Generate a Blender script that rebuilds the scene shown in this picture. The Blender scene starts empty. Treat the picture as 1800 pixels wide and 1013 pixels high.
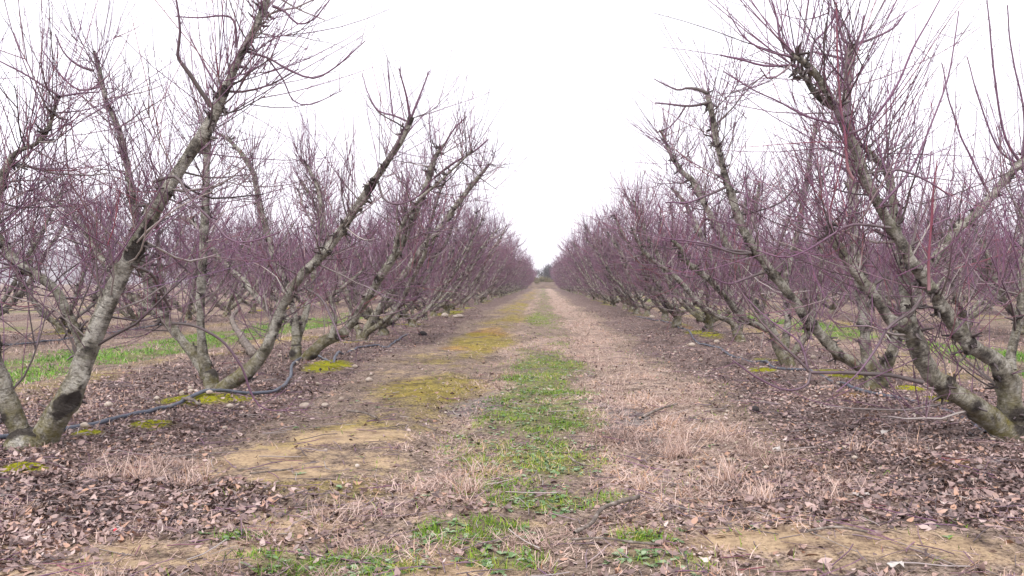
import bpy, math, random
import numpy as np
from mathutils import Matrix, Vector

# ------------------------------------------------------------------ camera, sky, sun, exposure
SC = bpy.context.scene
COL = SC.collection
CAM_H = 1.10
F = 1500.0                     # focal length in photo pixels (photo 1800 wide)
YAW = math.atan(55.0 / F)
PITCH = math.atan(8.5 / F)
cd = bpy.data.cameras.new('camera')
cam = bpy.data.objects.new('camera', cd)
COL.objects.link(cam)
cam.location = (0, 0, CAM_H)
cam.rotation_euler = (math.pi / 2 - PITCH, 0, YAW)
cd.sensor_width = 36.0
cd.lens = 36.0 * F / 1800.0
cd.clip_start = 0.05
cd.clip_end = 8000
SC.camera = cam

SUN_EL, SUN_AZ = math.radians(52), math.radians(200)
w = bpy.data.worlds.new('World'); SC.world = w; w.use_nodes = True
nt = w.node_tree; nt.nodes.clear()
wo = nt.nodes.new('ShaderNodeOutputWorld'); bg = nt.nodes.new('ShaderNodeBackground')
sky = nt.nodes.new('ShaderNodeTexSky'); sky.sky_type = 'NISHITA'; sky.sun_disc = False
sky.sun_elevation = SUN_EL; sky.sun_rotation = SUN_AZ; sky.dust_density = 3.0; sky.air_density = 1.0
mixw = nt.nodes.new('ShaderNodeMixRGB'); mixw.inputs[0].default_value = 0.90
mixw.inputs[2].default_value = (6.5, 6.38, 6.8, 1)       # closed cloud cover
nt.links.new(sky.outputs[0], mixw.inputs[1]); nt.links.new(mixw.outputs[0], bg.inputs[0])
bg.inputs[1].default_value = 0.10
nt.links.new(bg.outputs[0], wo.inputs[0])

sd = bpy.data.lights.new('sun', 'SUN'); sun = bpy.data.objects.new('sun', sd); COL.objects.link(sun)
sd.energy = 1.5; sd.angle = math.radians(18); sd.color = (1.0, 0.97, 0.93)
sdir = Vector((math.sin(SUN_AZ) * math.cos(SUN_EL), math.cos(SUN_AZ) * math.cos(SUN_EL), math.sin(SUN_EL)))
sun.rotation_euler = sdir.to_track_quat('Z', 'Y').to_euler()
sun.location = (0, -10, 30)

SC.view_settings.view_transform = 'Standard'
SC.view_settings.look = 'None'
SC.view_settings.exposure = 1.38
SC.view_settings.gamma = 1.0
SC.view_settings.use_curve_mapping = False
SC.render.engine = 'CYCLES'
SC.cycles.max_bounces = 5; SC.cycles.diffuse_bounces = 3; SC.cycles.glossy_bounces = 2; SC.cycles.transmission_bounces = 2; SC.cycles.volume_bounces = 1

# ------------------------------------------------------------------ pixel helpers
RC = np.array(cam.rotation_euler.to_matrix())
CAMP = np.array([0, 0, CAM_H])
def ray(px, py):
    v = np.array([(px - 900.0) / F, -(py - 506.5) / F, -1.0])
    return RC @ v
def at(px, py, d):
    return CAMP + ray(px, py) * d
def ground_depth(px, py):
    r = ray(px, py)
    return -CAM_H / r[2]
def on_ground(px, py):
    return CAMP + ray(px, py) * ground_depth(px, py)

# ------------------------------------------------------------------ noise
_rs = np.random.RandomState(7)
_T = _rs.rand(256, 256)
def vnoise(x, y):
    x = np.asarray(x, float); y = np.asarray(y, float)
    xi = np.floor(x).astype(int); yi = np.floor(y).astype(int)
    fx = x - xi; fy = y - yi
    fx = fx * fx * (3 - 2 * fx); fy = fy * fy * (3 - 2 * fy)
    a = _T[xi & 255, yi & 255]; b = _T[(xi + 1) & 255, yi & 255]
    c = _T[xi & 255, (yi + 1) & 255]; d = _T[(xi + 1) & 255, (yi + 1) & 255]
    return (a * (1 - fx) + b * fx) * (1 - fy) + (c * (1 - fx) + d * fx) * fy
def fbm(x, y, o=4):
    s = 0; a = 0.5; t = 0
    for i in range(o):
        s = s + a * vnoise(x + 17.3 * i, y + 31.7 * i); t += a
        x = x * 2.03; y = y * 2.03; a *= 0.5
    return s / t
_D3 = _rs.normal(size=(10, 3)); _D3 /= np.linalg.norm(_D3, axis=1)[:, None]; _P3 = _rs.rand(10) * 6.28
def sn3(p, f):
    s = 0
    for i in range(10):
        s = s + np.sin((p @ _D3[i]) * f * (0.6 + 0.13 * i) + _P3[i])
    return s / 4.0
def sstep(a, b, x):
    t = np.clip((x - a) / (b - a), 0, 1); return t * t * (3 - 2 * t)
def nrm(v):
    return v / np.maximum(np.linalg.norm(v, axis=-1, keepdims=True), 1e-9)

# ------------------------------------------------------------------ mesh helpers
def build_mesh(name, verts, quads=None, tris=None, attrs=None, mats=(), smooth=True, matidx=None):
    me = bpy.data.meshes.new(name)
    verts = np.ascontiguousarray(verts, dtype=np.float32)
    me.vertices.add(len(verts)); me.vertices.foreach_set('co', verts.ravel())
    nq = 0 if quads is None else len(quads); ntr = 0 if tris is None else len(tris)
    L = []
    if nq: L.append(np.asarray(quads, dtype=np.int32).ravel())
    if ntr: L.append(np.asarray(tris, dtype=np.int32).ravel())
    li = np.concatenate(L)
    me.loops.add(len(li)); me.loops.foreach_set('vertex_index', li)
    me.polygons.add(nq + ntr)
    st = np.concatenate([np.arange(nq) * 4, nq * 4 + np.arange(ntr) * 3]).astype(np.int32)
    me.polygons.foreach_set('loop_start', st)
    if smooth:
        me.polygons.foreach_set('use_smooth', np.ones(nq + ntr, dtype=bool))
    for m in mats: me.materials.append(m)
    if matidx is not None:
        me.polygons.foreach_set('material_index', np.asarray(matidx, dtype=np.int32))
    for k, a in (attrs or {}).items():
        a = np.ascontiguousarray(a, dtype=np.float32)
        if a.ndim == 2:
            at_ = me.attributes.new(k, 'FLOAT_VECTOR', 'POINT'); at_.data.foreach_set('vector', a.ravel())
        else:
            at_ = me.attributes.new(k, 'FLOAT', 'POINT'); at_.data.foreach_set('value', a)
    me.update(calc_edges=True)
    return me
def link(name, me, parent=None):
    o = bpy.data.objects.new(name, me); COL.objects.link(o)
    if parent is not None: o.parent = parent
    return o
def tag(o, label=None, cat=None, group=None, kind=None):
    if label: o['label'] = label
    if cat: o['category'] = cat
    if group: o['group'] = group
    if kind: o['kind'] = kind
    return o
def empty(name, loc, rz=0.0, sc=1.0):
    o = bpy.data.objects.new(name, None); COL.objects.link(o)
    o.location = loc; o.rotation_euler = (0, 0, rz); o.scale = (sc, sc, sc)
    o.empty_display_size = 0.2
    return o

def tubes(P, R, S):
    """P (N,K,3), R (N,K) -> verts, quads"""
    N, K, _ = P.shape
    T = np.empty_like(P)
    T[:, 1:-1] = P[:, 2:] - P[:, :-2]; T[:, 0] = P[:, 1] - P[:, 0]; T[:, -1] = P[:, -1] - P[:, -2]
    T = nrm(T)
    mean = np.abs(nrm(P[:, -1] - P[:, 0]))
    ref = np.zeros((N, 3)); ref[np.arange(N), np.argmin(mean, axis=1)] = 1
    n1 = nrm(np.cross(T, ref[:, None, :])); n2 = np.cross(T, n1)
    a = np.arange(S) * 2 * np.pi / S
    V = P[:, :, None, :] + R[:, :, None, None] * (np.cos(a)[None, None, :, None] * n1[:, :, None, :] + np.sin(a)[None, None, :, None] * n2[:, :, None, :])
    idx = np.arange(N * K * S).reshape(N, K, S)
    q = np.stack([idx[:, :-1, :], np.roll(idx, -1, 2)[:, :-1, :], np.roll(idx, -1, 2)[:, 1:, :], idx[:, 1:, :]], -1).reshape(-1, 4)
    return V.reshape(-1, 3), q
def ribbons(P, side, W):
    """flat blades: P (N,K,3), side (N,3), W (N,K) half widths"""
    N, K, _ = P.shape
    V = np.stack([P - side[:, None, :] * W[:, :, None], P + side[:, None, :] * W[:, :, None]], 2)
    idx = np.arange(N * K * 2).reshape(N, K, 2)
    q = np.stack([idx[:, :-1, 0], idx[:, :-1, 1], idx[:, 1:, 1], idx[:, 1:, 0]], -1).reshape(-1, 4)
    return V.reshape(-1, 3), q
def grow(rng, p0, d0, L, K, up=0.1, wob=0.06, curl=None):
    """vectorised shoot growth; returns (N,K,3)"""
    N = len(p0); P = np.empty((N, K, 3)); P[:, 0] = p0; d = nrm(d0)
    upv = np.array([0, 0, 1.0])
    for k in range(1, K):
        u = up if np.isscalar(up) else up[:, None]
        d = nrm(d + upv * u + rng.normal(size=(N, 3)) * wob)
        P[:, k] = P[:, k - 1] + d * (L / (K - 1))[:, None]
    return P
def catmull(pts, step):
    pts = np.asarray(pts, float)
    p = np.vstack([2 * pts[0] - pts[1], pts, 2 * pts[-1] - pts[-2]])
    out = []
    for i in range(1, len(p) - 2):
        n = max(2, int(np.linalg.norm(p[i + 1][:3] - p[i][:3]) / step))
        t = np.linspace(0, 1, n, endpoint=False)[:, None]
        a, b, c, d = p[i - 1], p[i], p[i + 1], p[i + 2]
        out.append(0.5 * ((2 * b) + (-a + c) * t + (2 * a - 5 * b + 4 * c - d) * t ** 2 + (-a + 3 * b - 3 * c + d) * t ** 3))
    out.append(pts[-1][None])
    return np.vstack(out)

# ------------------------------------------------------------------ materials
def newmat(name):
    m = bpy.data.materials.new(name); m.use_nodes = True
    t = m.node_tree; b = t.nodes['Principled BSDF']
    return m, t, b
def N_(t, typ, **kw):
    n = t.nodes.new(typ)
    for k, v in kw.items(): setattr(n, k, v)
    return n
def attr(t, name):
    n = t.nodes.new('ShaderNodeAttribute'); n.attribute_name = name; return n
def ramp(t, stops, src=None, interp='LINEAR'):
    r = t.nodes.new('ShaderNodeValToRGB'); e = r.color_ramp.elements
    r.color_ramp.interpolation = interp
    while len(e) < len(stops): e.new(0.5)
    for i, (p, c) in enumerate(stops):
        e[i].position = p; e[i].color = (c, c, c, 1) if np.isscalar(c) else (*c, 1)
    if src is not None: t.links.new(src, r.inputs[0])
    return r
def noise(t, scale, detail=4, rough=0.6, vec=None, dist=0.0):
    n = t.nodes.new('ShaderNodeTexNoise'); n.inputs['Scale'].default_value = scale
    n.inputs['Detail'].default_value = detail; n.inputs['Roughness'].default_value = rough
    n.inputs['Distortion'].default_value = dist
    if vec is not None: t.links.new(vec, n.inputs['Vector'])
    return n
def mix(t, fac, a, b, typ='MIX'):
    m = t.nodes.new('ShaderNodeMixRGB'); m.blend_type = typ
    for i, v in ((0, fac), (1, a), (2, b)):
        if isinstance(v, (tuple, list)): m.inputs[i].default_value = (*v, 1)
        elif isinstance(v, (int, float)): m.inputs[i].default_value = v
        else: t.links.new(v, m.inputs[i])
    return m.outputs[0]
def math_(t, op, a, b=None, clamp=False):
    m = t.nodes.new('ShaderNodeMath'); m.operation = op; m.use_clamp = clamp
    for i, v in ((0, a), (1, b)):
        if v is None: continue
        if isinstance(v, (int, float)): m.inputs[i].default_value = v
        else: t.links.new(v, m.inputs[i])
    return m.outputs[0]
def bump(t, b, h, strength=0.4, dist=0.01):
    n = t.nodes.new('ShaderNodeBump'); n.inputs['Strength'].default_value = strength; n.inputs['Distance'].default_value = dist
    t.links.new(h, n.inputs['Height']); t.links.new(n.outputs[0], b.inputs['Normal'])

def mat_bark():
    m, t, b = newmat('bark')
    bk = attr(t, 'bark'); kn = attr(t, 'knot'); ms = attr(t, 'moss')
    oi = N_(t, 'ShaderNodeObjectInfo')
    add = N_(t, 'ShaderNodeVectorMath', operation='ADD'); t.links.new(bk.outputs['Vector'], add.inputs[0])
    t.links.new(oi.outputs['Random'], add.inputs[1])
    mp = N_(t, 'ShaderNodeMapping'); mp.inputs['Scale'].default_value = (1, 1, 6.0)
    t.links.new(add.outputs[0], mp.inputs[0])
    big = noise(t, 9, 6, 0.72, add.outputs[0])
    ring = noise(t, 16, 4, 0.7, mp.outputs[0])
    fine = noise(t, 90, 3, 0.7, add.outputs[0])
    base = ramp(t, [(0.33, (0.06, 0.052, 0.048)), (0.42, (0.17, 0.152, 0.13)), (0.49, (0.34, 0.315, 0.27)), (0.59, (0.56, 0.53, 0.475)), (0.80, (0.36, 0.335, 0.255))], big.outputs[0]).outputs[0]
    rg = ramp(t, [(0.36, 0.30), (0.48, 1.0), (0.64, 1.0), (0.72, 0.6)], ring.outputs[0]).outputs[0]
    c = mix(t, 0.85, base, rg, 'MULTIPLY')
    vo = N_(t, 'ShaderNodeTexVoronoi', feature='DISTANCE_TO_EDGE'); vo.inputs['Scale'].default_value = 34
    vadd = N_(t, 'ShaderNodeVectorMath', operation='ADD'); t.links.new(mp.outputs[0], vadd.inputs[0])
    vsc = N_(t, 'ShaderNodeVectorMath', operation='SCALE'); t.links.new(fine.outputs['Color'], vsc.inputs[0]); vsc.inputs['Scale'].default_value = 0.03
    t.links.new(vsc.outputs[0], vadd.inputs[1]); t.links.new(vadd.outputs[0], vo.inputs['Vector'])
    crk = ramp(t, [(0.0, 1.0), (0.09, 0.0)], vo.outputs['Distance']).outputs[0]
    c = mix(t, math_(t, 'MULTIPLY', crk, ramp(t, [(0.46, 0.0), (0.62, 0.65)], noise(t, 14, 3, 0.6, add.outputs[0]).outputs[0]).outputs[0]), c, (0.05, 0.042, 0.04))
    pit = noise(t, 55, 2, 0.5, add.outputs[0])
    pt = ramp(t, [(0.60, 0.0), (0.68, 1.0)], pit.outputs[0]).outputs[0]
    c = mix(t, math_(t, 'MULTIPLY', pt, 0.45), c, (0.09, 0.075, 0.07))
    # lichen: grey green films
    ln = noise(t, 5, 5, 0.7, add.outputs[0], 0.5)
    lf = ramp(t, [(0.55, 0.0), (0.68, 0.5)], ln.outputs[0]).outputs[0]
    c = mix(t, lf, c, (0.19, 0.19, 0.105))
    # moss low on the wood
    mn = noise(t, 12, 5, 0.7, add.outputs[0])
    mf = math_(t, 'MULTIPLY', ms.outputs['Fac'], ramp(t, [(0.36, 0.0), (0.62, 1.0)], mn.outputs[0]).outputs[0], True)
    c = mix(t, mf, c, mix(t, fine.outputs[0], (0.10, 0.10, 0.025), (0.26, 0.21, 0.07)))
    # dark knots and wounds
    kf = ramp(t, [(0.30, 0.0), (0.55, 0.92)], math_(t, 'ADD', kn.outputs['Fac'], math_(t, 'MULTIPLY', math_(t, 'SUBTRACT', fine.outputs[0], 0.5), 0.5))).outputs[0]
    c = mix(t, kf, c, mix(t, fine.outputs[0], (0.02, 0.017, 0.017), (0.075, 0.06, 0.055)))
    t.links.new(c, b.inputs['Base Color'])
    b.inputs['Roughness'].default_value = 0.85; b.inputs['Specular IOR Level'].default_value = 0.25
    h = math_(t, 'ADD', math_(t, 'MULTIPLY', ring.outputs[0], 1.0), math_(t, 'MULTIPLY', fine.outputs[0], 0.8))
    h = math_(t, 'SUBTRACT', h, math_(t, 'MULTIPLY', crk, 0.5))
    bump(t, b, h, 1.0, 0.016)
    return m
def mat_twig():
    m, t, b = newmat('twig')
    tp = attr(t, 'tip'); rn = attr(t, 'rnd')
    young = ramp(t, [(0.0, (0.07, 0.05, 0.066)), (0.12, (0.16, 0.115, 0.125)), (0.24, (0.145, 0.066, 0.125)), (0.5, (0.21, 0.10, 0.17)), (0.64, (0.24, 0.145, 0.18)), (0.78, (0.14, 0.072, 0.14)), (0.93, (0.20, 0.075, 0.11)), (1.0, (0.24, 0.048, 0.066))], rn.outputs['Fac']).outputs[0]
    old = ramp(t, [(0.0, (0.06, 0.046, 0.048)), (0.5, (0.17, 0.14, 0.135)), (1.0, (0.42, 0.37, 0.35))], rn.outputs['Fac']).outputs[0]
    f = ramp(t, [(0.12, 0.0), (0.55, 1.0)], tp.outputs['Fac']).outputs[0]
    c = mix(t, f, old, young)
    t.links.new(c, b.inputs['Base Color']); b.inputs['Roughness'].default_value = 0.5
    b.inputs['Specular IOR Level'].default_value = 0.35
    return m
def mat_ground():
    m, t, b = newmat('ground_soil')
    geo = N_(t, 'ShaderNodeNewGeometry'); pos = geo.outputs['Position']
    nA = noise(t, 1.6, 6, 0.65, pos); nB = noise(t, 9, 6, 0.7, pos); nC = noise(t, 45, 5, 0.75, pos); nD = noise(t, 160, 3, 0.7, pos)
    def zone(name, lo=0.42, hi=0.58, amp=0.9):
        a = attr(t, name).outputs['Fac']
        n = math_(t, 'MULTIPLY', math_(t, 'SUBTRACT', math_(t, 'ADD', math_(t, 'MULTIPLY', nB.outputs[0], 0.6), math_(t, 'MULTIPLY', nC.outputs[0], 0.4)), 0.5), amp)
        s = math_(t, 'ADD', a, n)
        return ramp(t, [(lo, 0.0), (hi, 1.0)], s).outputs[0]
    mixd = ramp(t, [(0.37, (0.05, 0.036, 0.03)), (0.47, (0.20, 0.148, 0.112)), (0.56, (0.32, 0.245, 0.205)), (0.72, (0.46, 0.37, 0.32))], nC.outputs[0]).outputs[0]
    litter = ramp(t, [(0.38, (0.03, 0.022, 0.021)), (0.47, (0.145, 0.10, 0.09)), (0.57, (0.26, 0.19, 0.17)), (0.72, (0.46, 0.37, 0.33))], nC.outputs[0]).outputs[0]
    soil = mix(t, nB.outputs[0], (0.40, 0.275, 0.16), (0.56, 0.43, 0.295))
    soil = mix(t, ramp(t, [(0.38, 0.55), (0.52, 0.0)], nC.outputs[0]).outputs[0], soil, (0.17, 0.115, 0.075))
    soil = mix(t, ramp(t, [(0.55, 0.0), (0.68, 0.35)], nA.outputs[0]).outputs[0], soil, (0.30, 0.25, 0.08))
    rut = ramp(t, [(0.35, (0.10, 0.085, 0.085)), (0.6, (0.33, 0.28, 0.265)), (0.75, (0.42, 0.37, 0.35))], nC.outputs[0]).outputs[0]
    dry = ramp(t, [(0.36, (0.09, 0.06, 0.05)), (0.47, (0.28, 0.195, 0.155)), (0.56, (0.47, 0.365, 0.305)), (0.7, (0.66, 0.55, 0.48))], nC.outputs[0]).outputs[0]
    moss = ramp(t, [(0.36, (0.09, 0.075, 0.02)), (0.46, (0.23, 0.20, 0.03)), (0.56, (0.36, 0.28, 0.04)), (0.7, (0.45, 0.36, 0.13))], nC.outputs[0]).outputs[0]
    orange = ramp(t, [(0.36, (0.16, 0.085, 0.03)), (0.6, (0.48, 0.27, 0.045))], nC.outputs[0]).outputs[0]
    bright = ramp(t, [(0.33, (0.09, 0.10, 0.008)), (0.5, (0.26, 0.26, 0.012)), (0.68, (0.42, 0.38, 0.025))], nC.outputs[0]).outputs[0]
    green = ramp(t, [(0.33, (0.05, 0.085, 0.015)), (0.5, (0.13, 0.20, 0.025)), (0.68, (0.24, 0.32, 0.05))], nC.outputs[0]).outputs[0]
    c = mixd
    c = mix(t, zone('litter'), c, litter)
    c = mix(t, zone('dry'), c, dry)
    c = mix(t, zone('soil', 0.36, 0.80, 2.0), c, soil)
    c = mix(t, zone('rut'), c, rut)
    c = mix(t, math_(t, 'MULTIPLY', zone('orange', 0.45, 1.0, 2.0), 0.75), c, orange)
    c = mix(t, math_(t, 'MULTIPLY', zone('moss', 0.40, 1.05, 2.2), 0.8), c, moss)
    c = mix(t, math_(t, 'MULTIPLY', zone('green', 0.42, 1.05, 2.4), 0.7), c, green)
    c = mix(t, zone('bright', 0.42, 0.75, 1.5), c, bright)
    nE = noise(t, 4.5, 5, 0.7, pos)
    c = mix(t, 1.0, c, ramp(t, [(0.34, (0.50, 0.47, 0.46)), (0.48, (0.88, 0.87, 0.86)), (0.62, (1.12, 1.10, 1.06))], nE.outputs[0]).outputs[0], 'MULTIPLY')
    t.links.new(c, b.inputs['Base Color']); b.inputs['Roughness'].default_value = 0.95
    b.inputs['Specular IOR Level'].default_value = 0.15
    h = math_(t, 'ADD', math_(t, 'MULTIPLY', nC.outputs[0], 1.0), math_(t, 'MULTIPLY', nD.outputs[0], 0.5))
    bump(t, b, h, 0.8, 0.03)
    return m
def mat_rnd(name, stops, rough=0.8, along=None, spec=0.2, trans=0.0):
    m, t, b = newmat(name)
    rn = attr(t, 'rnd')
    c = ramp(t, stops, rn.outputs['Fac']).outputs[0]
    if along:
        al = attr(t, 'along')
        c = mix(t, math_(t, 'MULTIPLY', al.outputs['Fac'], along[0]), c, along[1])
    t.links.new(c, b.inputs['Base Color']); b.inputs['Roughness'].default_value = rough
    b.inputs['Specular IOR Level'].default_value = spec
    if trans:
        tr = N_(t, 'ShaderNodeBsdfTranslucent'); t.links.new(c, tr.inputs[0])
        mx = N_(t, 'ShaderNodeMixShader'); mx.inputs[0].default_value = trans
        t.links.new(b.outputs[0], mx.inputs[1]); t.links.new(tr.outputs[0], mx.inputs[2])
        t.links.new(mx.outputs[0], t.nodes['Material Output'].inputs[0])
    return m
def mat_noise(name, stops, scale, rough=0.8, spec=0.3, bs=0.3, bd=0.01):
    m, t, b = newmat(name)
    tc = N_(t, 'ShaderNodeTexCoord'); oi = N_(t, 'ShaderNodeObjectInfo')
    add = N_(t, 'ShaderNodeVectorMath', operation='ADD'); t.links.new(tc.outputs['Object'], add.inputs[0]); t.links.new(oi.outputs['Random'], add.inputs[1])
    n = noise(t, scale, 6, 0.65, add.outputs[0])
    c = ramp(t, stops, n.outputs[0]).outputs[0]
    t.links.new(c, b.inputs['Base Color']); b.inputs['Roughness'].default_value = rough; b.inputs['Specular IOR Level'].default_value = spec
    if bs: bump(t, b, n.outputs[0], bs, bd)
    return m
BARK = mat_bark(); TWIG = mat_twig(); GROUND = mat_ground()
LEAF = mat_rnd('dead_leaf', [(0.0, (0.05, 0.033, 0.032)), (0.2, (0.13, 0.086, 0.08)), (0.4, (0.225, 0.15, 0.138)), (0.6, (0.30, 0.21, 0.195)), (0.72, (0.36, 0.205, 0.135)), (0.84, (0.38, 0.28, 0.255)), (0.97, (0.42, 0.325, 0.30)), (1.0, (0.58, 0.49, 0.45))], 0.5, spec=0.4)
DRY = mat_rnd('dry_grass', [(0.0, (0.13, 0.083, 0.069)), (0.25, (0.30, 0.20, 0.166)), (0.55, (0.49, 0.355, 0.305)), (0.85, (0.66, 0.52, 0.46)), (1.0, (0.49, 0.29, 0.175))], 0.7, trans=0.15)
GREENM = mat_rnd('green_grass', [(0.0, (0.05, 0.12, 0.012)), (0.35, (0.12, 0.24, 0.016)), (0.7, (0.22, 0.34, 0.025)), (0.85, (0.32, 0.34, 0.05)), (1.0, (0.42, 0.33, 0.14))], 0.55, trans=0.2)
ALLEYG = mat_rnd('fresh_grass', [(0.0, (0.06, 0.17, 0.02)), (0.5, (0.13, 0.30, 0.035)), (1.0, (0.26, 0.40, 0.07))], 0.5, trans=0.2)
CLOVER = mat_rnd('weed_leaf', [(0.0, (0.07, 0.12, 0.05)), (0.5, (0.13, 0.21, 0.08)), (1.0, (0.27, 0.34, 0.21))], 0.5, trans=0.15)
STONE = mat_noise('pale_stone', [(0.3, (0.22, 0.17, 0.14)), (0.5, (0.36, 0.30, 0.25)), (0.7, (0.48, 0.42, 0.37))], 14, 0.8)
DARKST = mat_noise('dark_clod', [(0.3, (0.02, 0.018, 0.02)), (0.7, (0.06, 0.05, 0.05))], 20, 0.9)
PIPE = mat_noise('pipe_plastic', [(0.3, (0.040, 0.045, 0.062)), (0.6, (0.085, 0.095, 0.125)), (0.75, (0.17, 0.15, 0.14))], 6, 0.42, 0.5, 0.1)
DEADW = mat_noise('dead_wood', [(0.3, (0.05, 0.04, 0.036)), (0.5, (0.14, 0.115, 0.10)), (0.68, (0.30, 0.26, 0.23))], 26, 0.9, 0.2, 0.8, 0.01)
REDM = mat_noise('red_skin', [(0.3, (0.45, 0.03, 0.05)), (0.7, (0.60, 0.06, 0.08))], 20, 0.5, bs=0)
PAPER = mat_noise('pale_scrap', [(0.3, (0.33, 0.30, 0.28)), (0.7, (0.50, 0.46, 0.43))], 30, 0.7)
HILLM = mat_noise('wooded_hill', [(0.35, (0.05, 0.045, 0.05)), (0.5, (0.10, 0.085, 0.085)), (0.65, (0.15, 0.13, 0.10))], 0.02, 0.95, 0.1, 0)
BANKM = mat_noise('bank_earth', [(0.3, (0.06, 0.045, 0.04)), (0.5, (0.12, 0.085, 0.07)), (0.7, (0.20, 0.15, 0.10))], 1.2, 0.95, 0.1, 0.5, 0.1)

# ------------------------------------------------------------------ ground zones
ROW = 3.33; PITCHX = 6.66
def ell(px, py, hw, hh):
    c = on_ground(px, py); d = ground_depth(px, py)
    y0 = on_ground(px, py + hh)[1]; y1 = on_ground(px, max(py - hh, 505))[1]
    return (c[0], c[1], hw * d / F, max(0.5 * (y1 - y0), 0.05))
SOILP = [ell(*a) for a in [(1640, 962, 260, 36), (1340, 942, 150, 20), (570, 805, 170, 26), (330, 985, 190, 22), (905, 925, 90, 14), (860, 1003, 140, 16), (640, 765, 90, 14), (1470, 985, 160, 16), (520, 830, 120, 12), (1000, 1005, 60, 8), (250, 960, 120, 10)]]
GREENP = [ell(*a) for a in [(600, 988, 175, 28), (835, 945, 105, 26), (890, 985, 70, 20), (950, 885, 90, 22), (985, 812, 80, 24), (940, 790, 70, 20), (965, 735, 95, 26), (950, 655, 60, 34), (1150, 985, 90, 18), (425, 945, 45, 7), (1060, 880, 40, 12), (945, 560, 22, 10), (1000, 700, 50, 18), (1120, 945, 60, 10), (760, 940, 30, 8)]]
BRIGHTP = [ell(*a) for a in [(268, 757, 40, 8), (395, 708, 60, 10), (340, 715, 60, 8), (575, 650, 38, 10), (40, 836, 38, 8), (1478, 668, 36, 9), (1645, 720, 34, 5), (1238, 592, 30, 8), (1600, 695, 30, 4), (490, 545, 30, 4), (1340, 655, 25, 4), (155, 778, 30, 5), (1900, 760, 40, 8)]]
MOSSP = [ell(*a) for a in [(765, 690, 110, 18), (820, 685, 45, 16), (700, 720, 80, 10), (1310, 717, 130, 14), (600, 745, 90, 10), (830, 590, 60, 10), (1500, 705, 50, 8), (760, 640, 70, 8)]]
ORANGEP = [ell(*a) for a in [(1670, 832, 62, 10), (730, 693, 40, 7), (860, 585, 40, 7), (1205, 578, 16, 3), (1510, 703, 40, 7), (820, 610, 60, 5)]]
DRYP = [ell(*a) for a in [(1300, 835, 190, 40), (1190, 775, 50, 25), (830, 855, 90, 34), (270, 820, 110, 26), (1450, 870, 150, 30), (1220, 880, 90, 40), (980, 600, 40, 12), (900, 960, 60, 8)]]
RUTP = [ell(*a) for a in [(830, 715, 60, 14), (1110, 745, 55, 30), (1080, 720, 30, 10)]]
def blob(ps, x, y, soft=0.55):
    m = np.zeros_like(x)
    for cx, cy, rx, ry in ps:
        r = np.sqrt(((x - cx) / rx) ** 2 + ((y - cy) / ry) ** 2)
        m = np.maximum(m, 1 - sstep(1 - soft, 1 + soft, r))
    return m
def band(x, c, hw, soft=0.35):
    return 1 - sstep(max(hw - soft, 0), hw + soft, np.abs(x - c))
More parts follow.
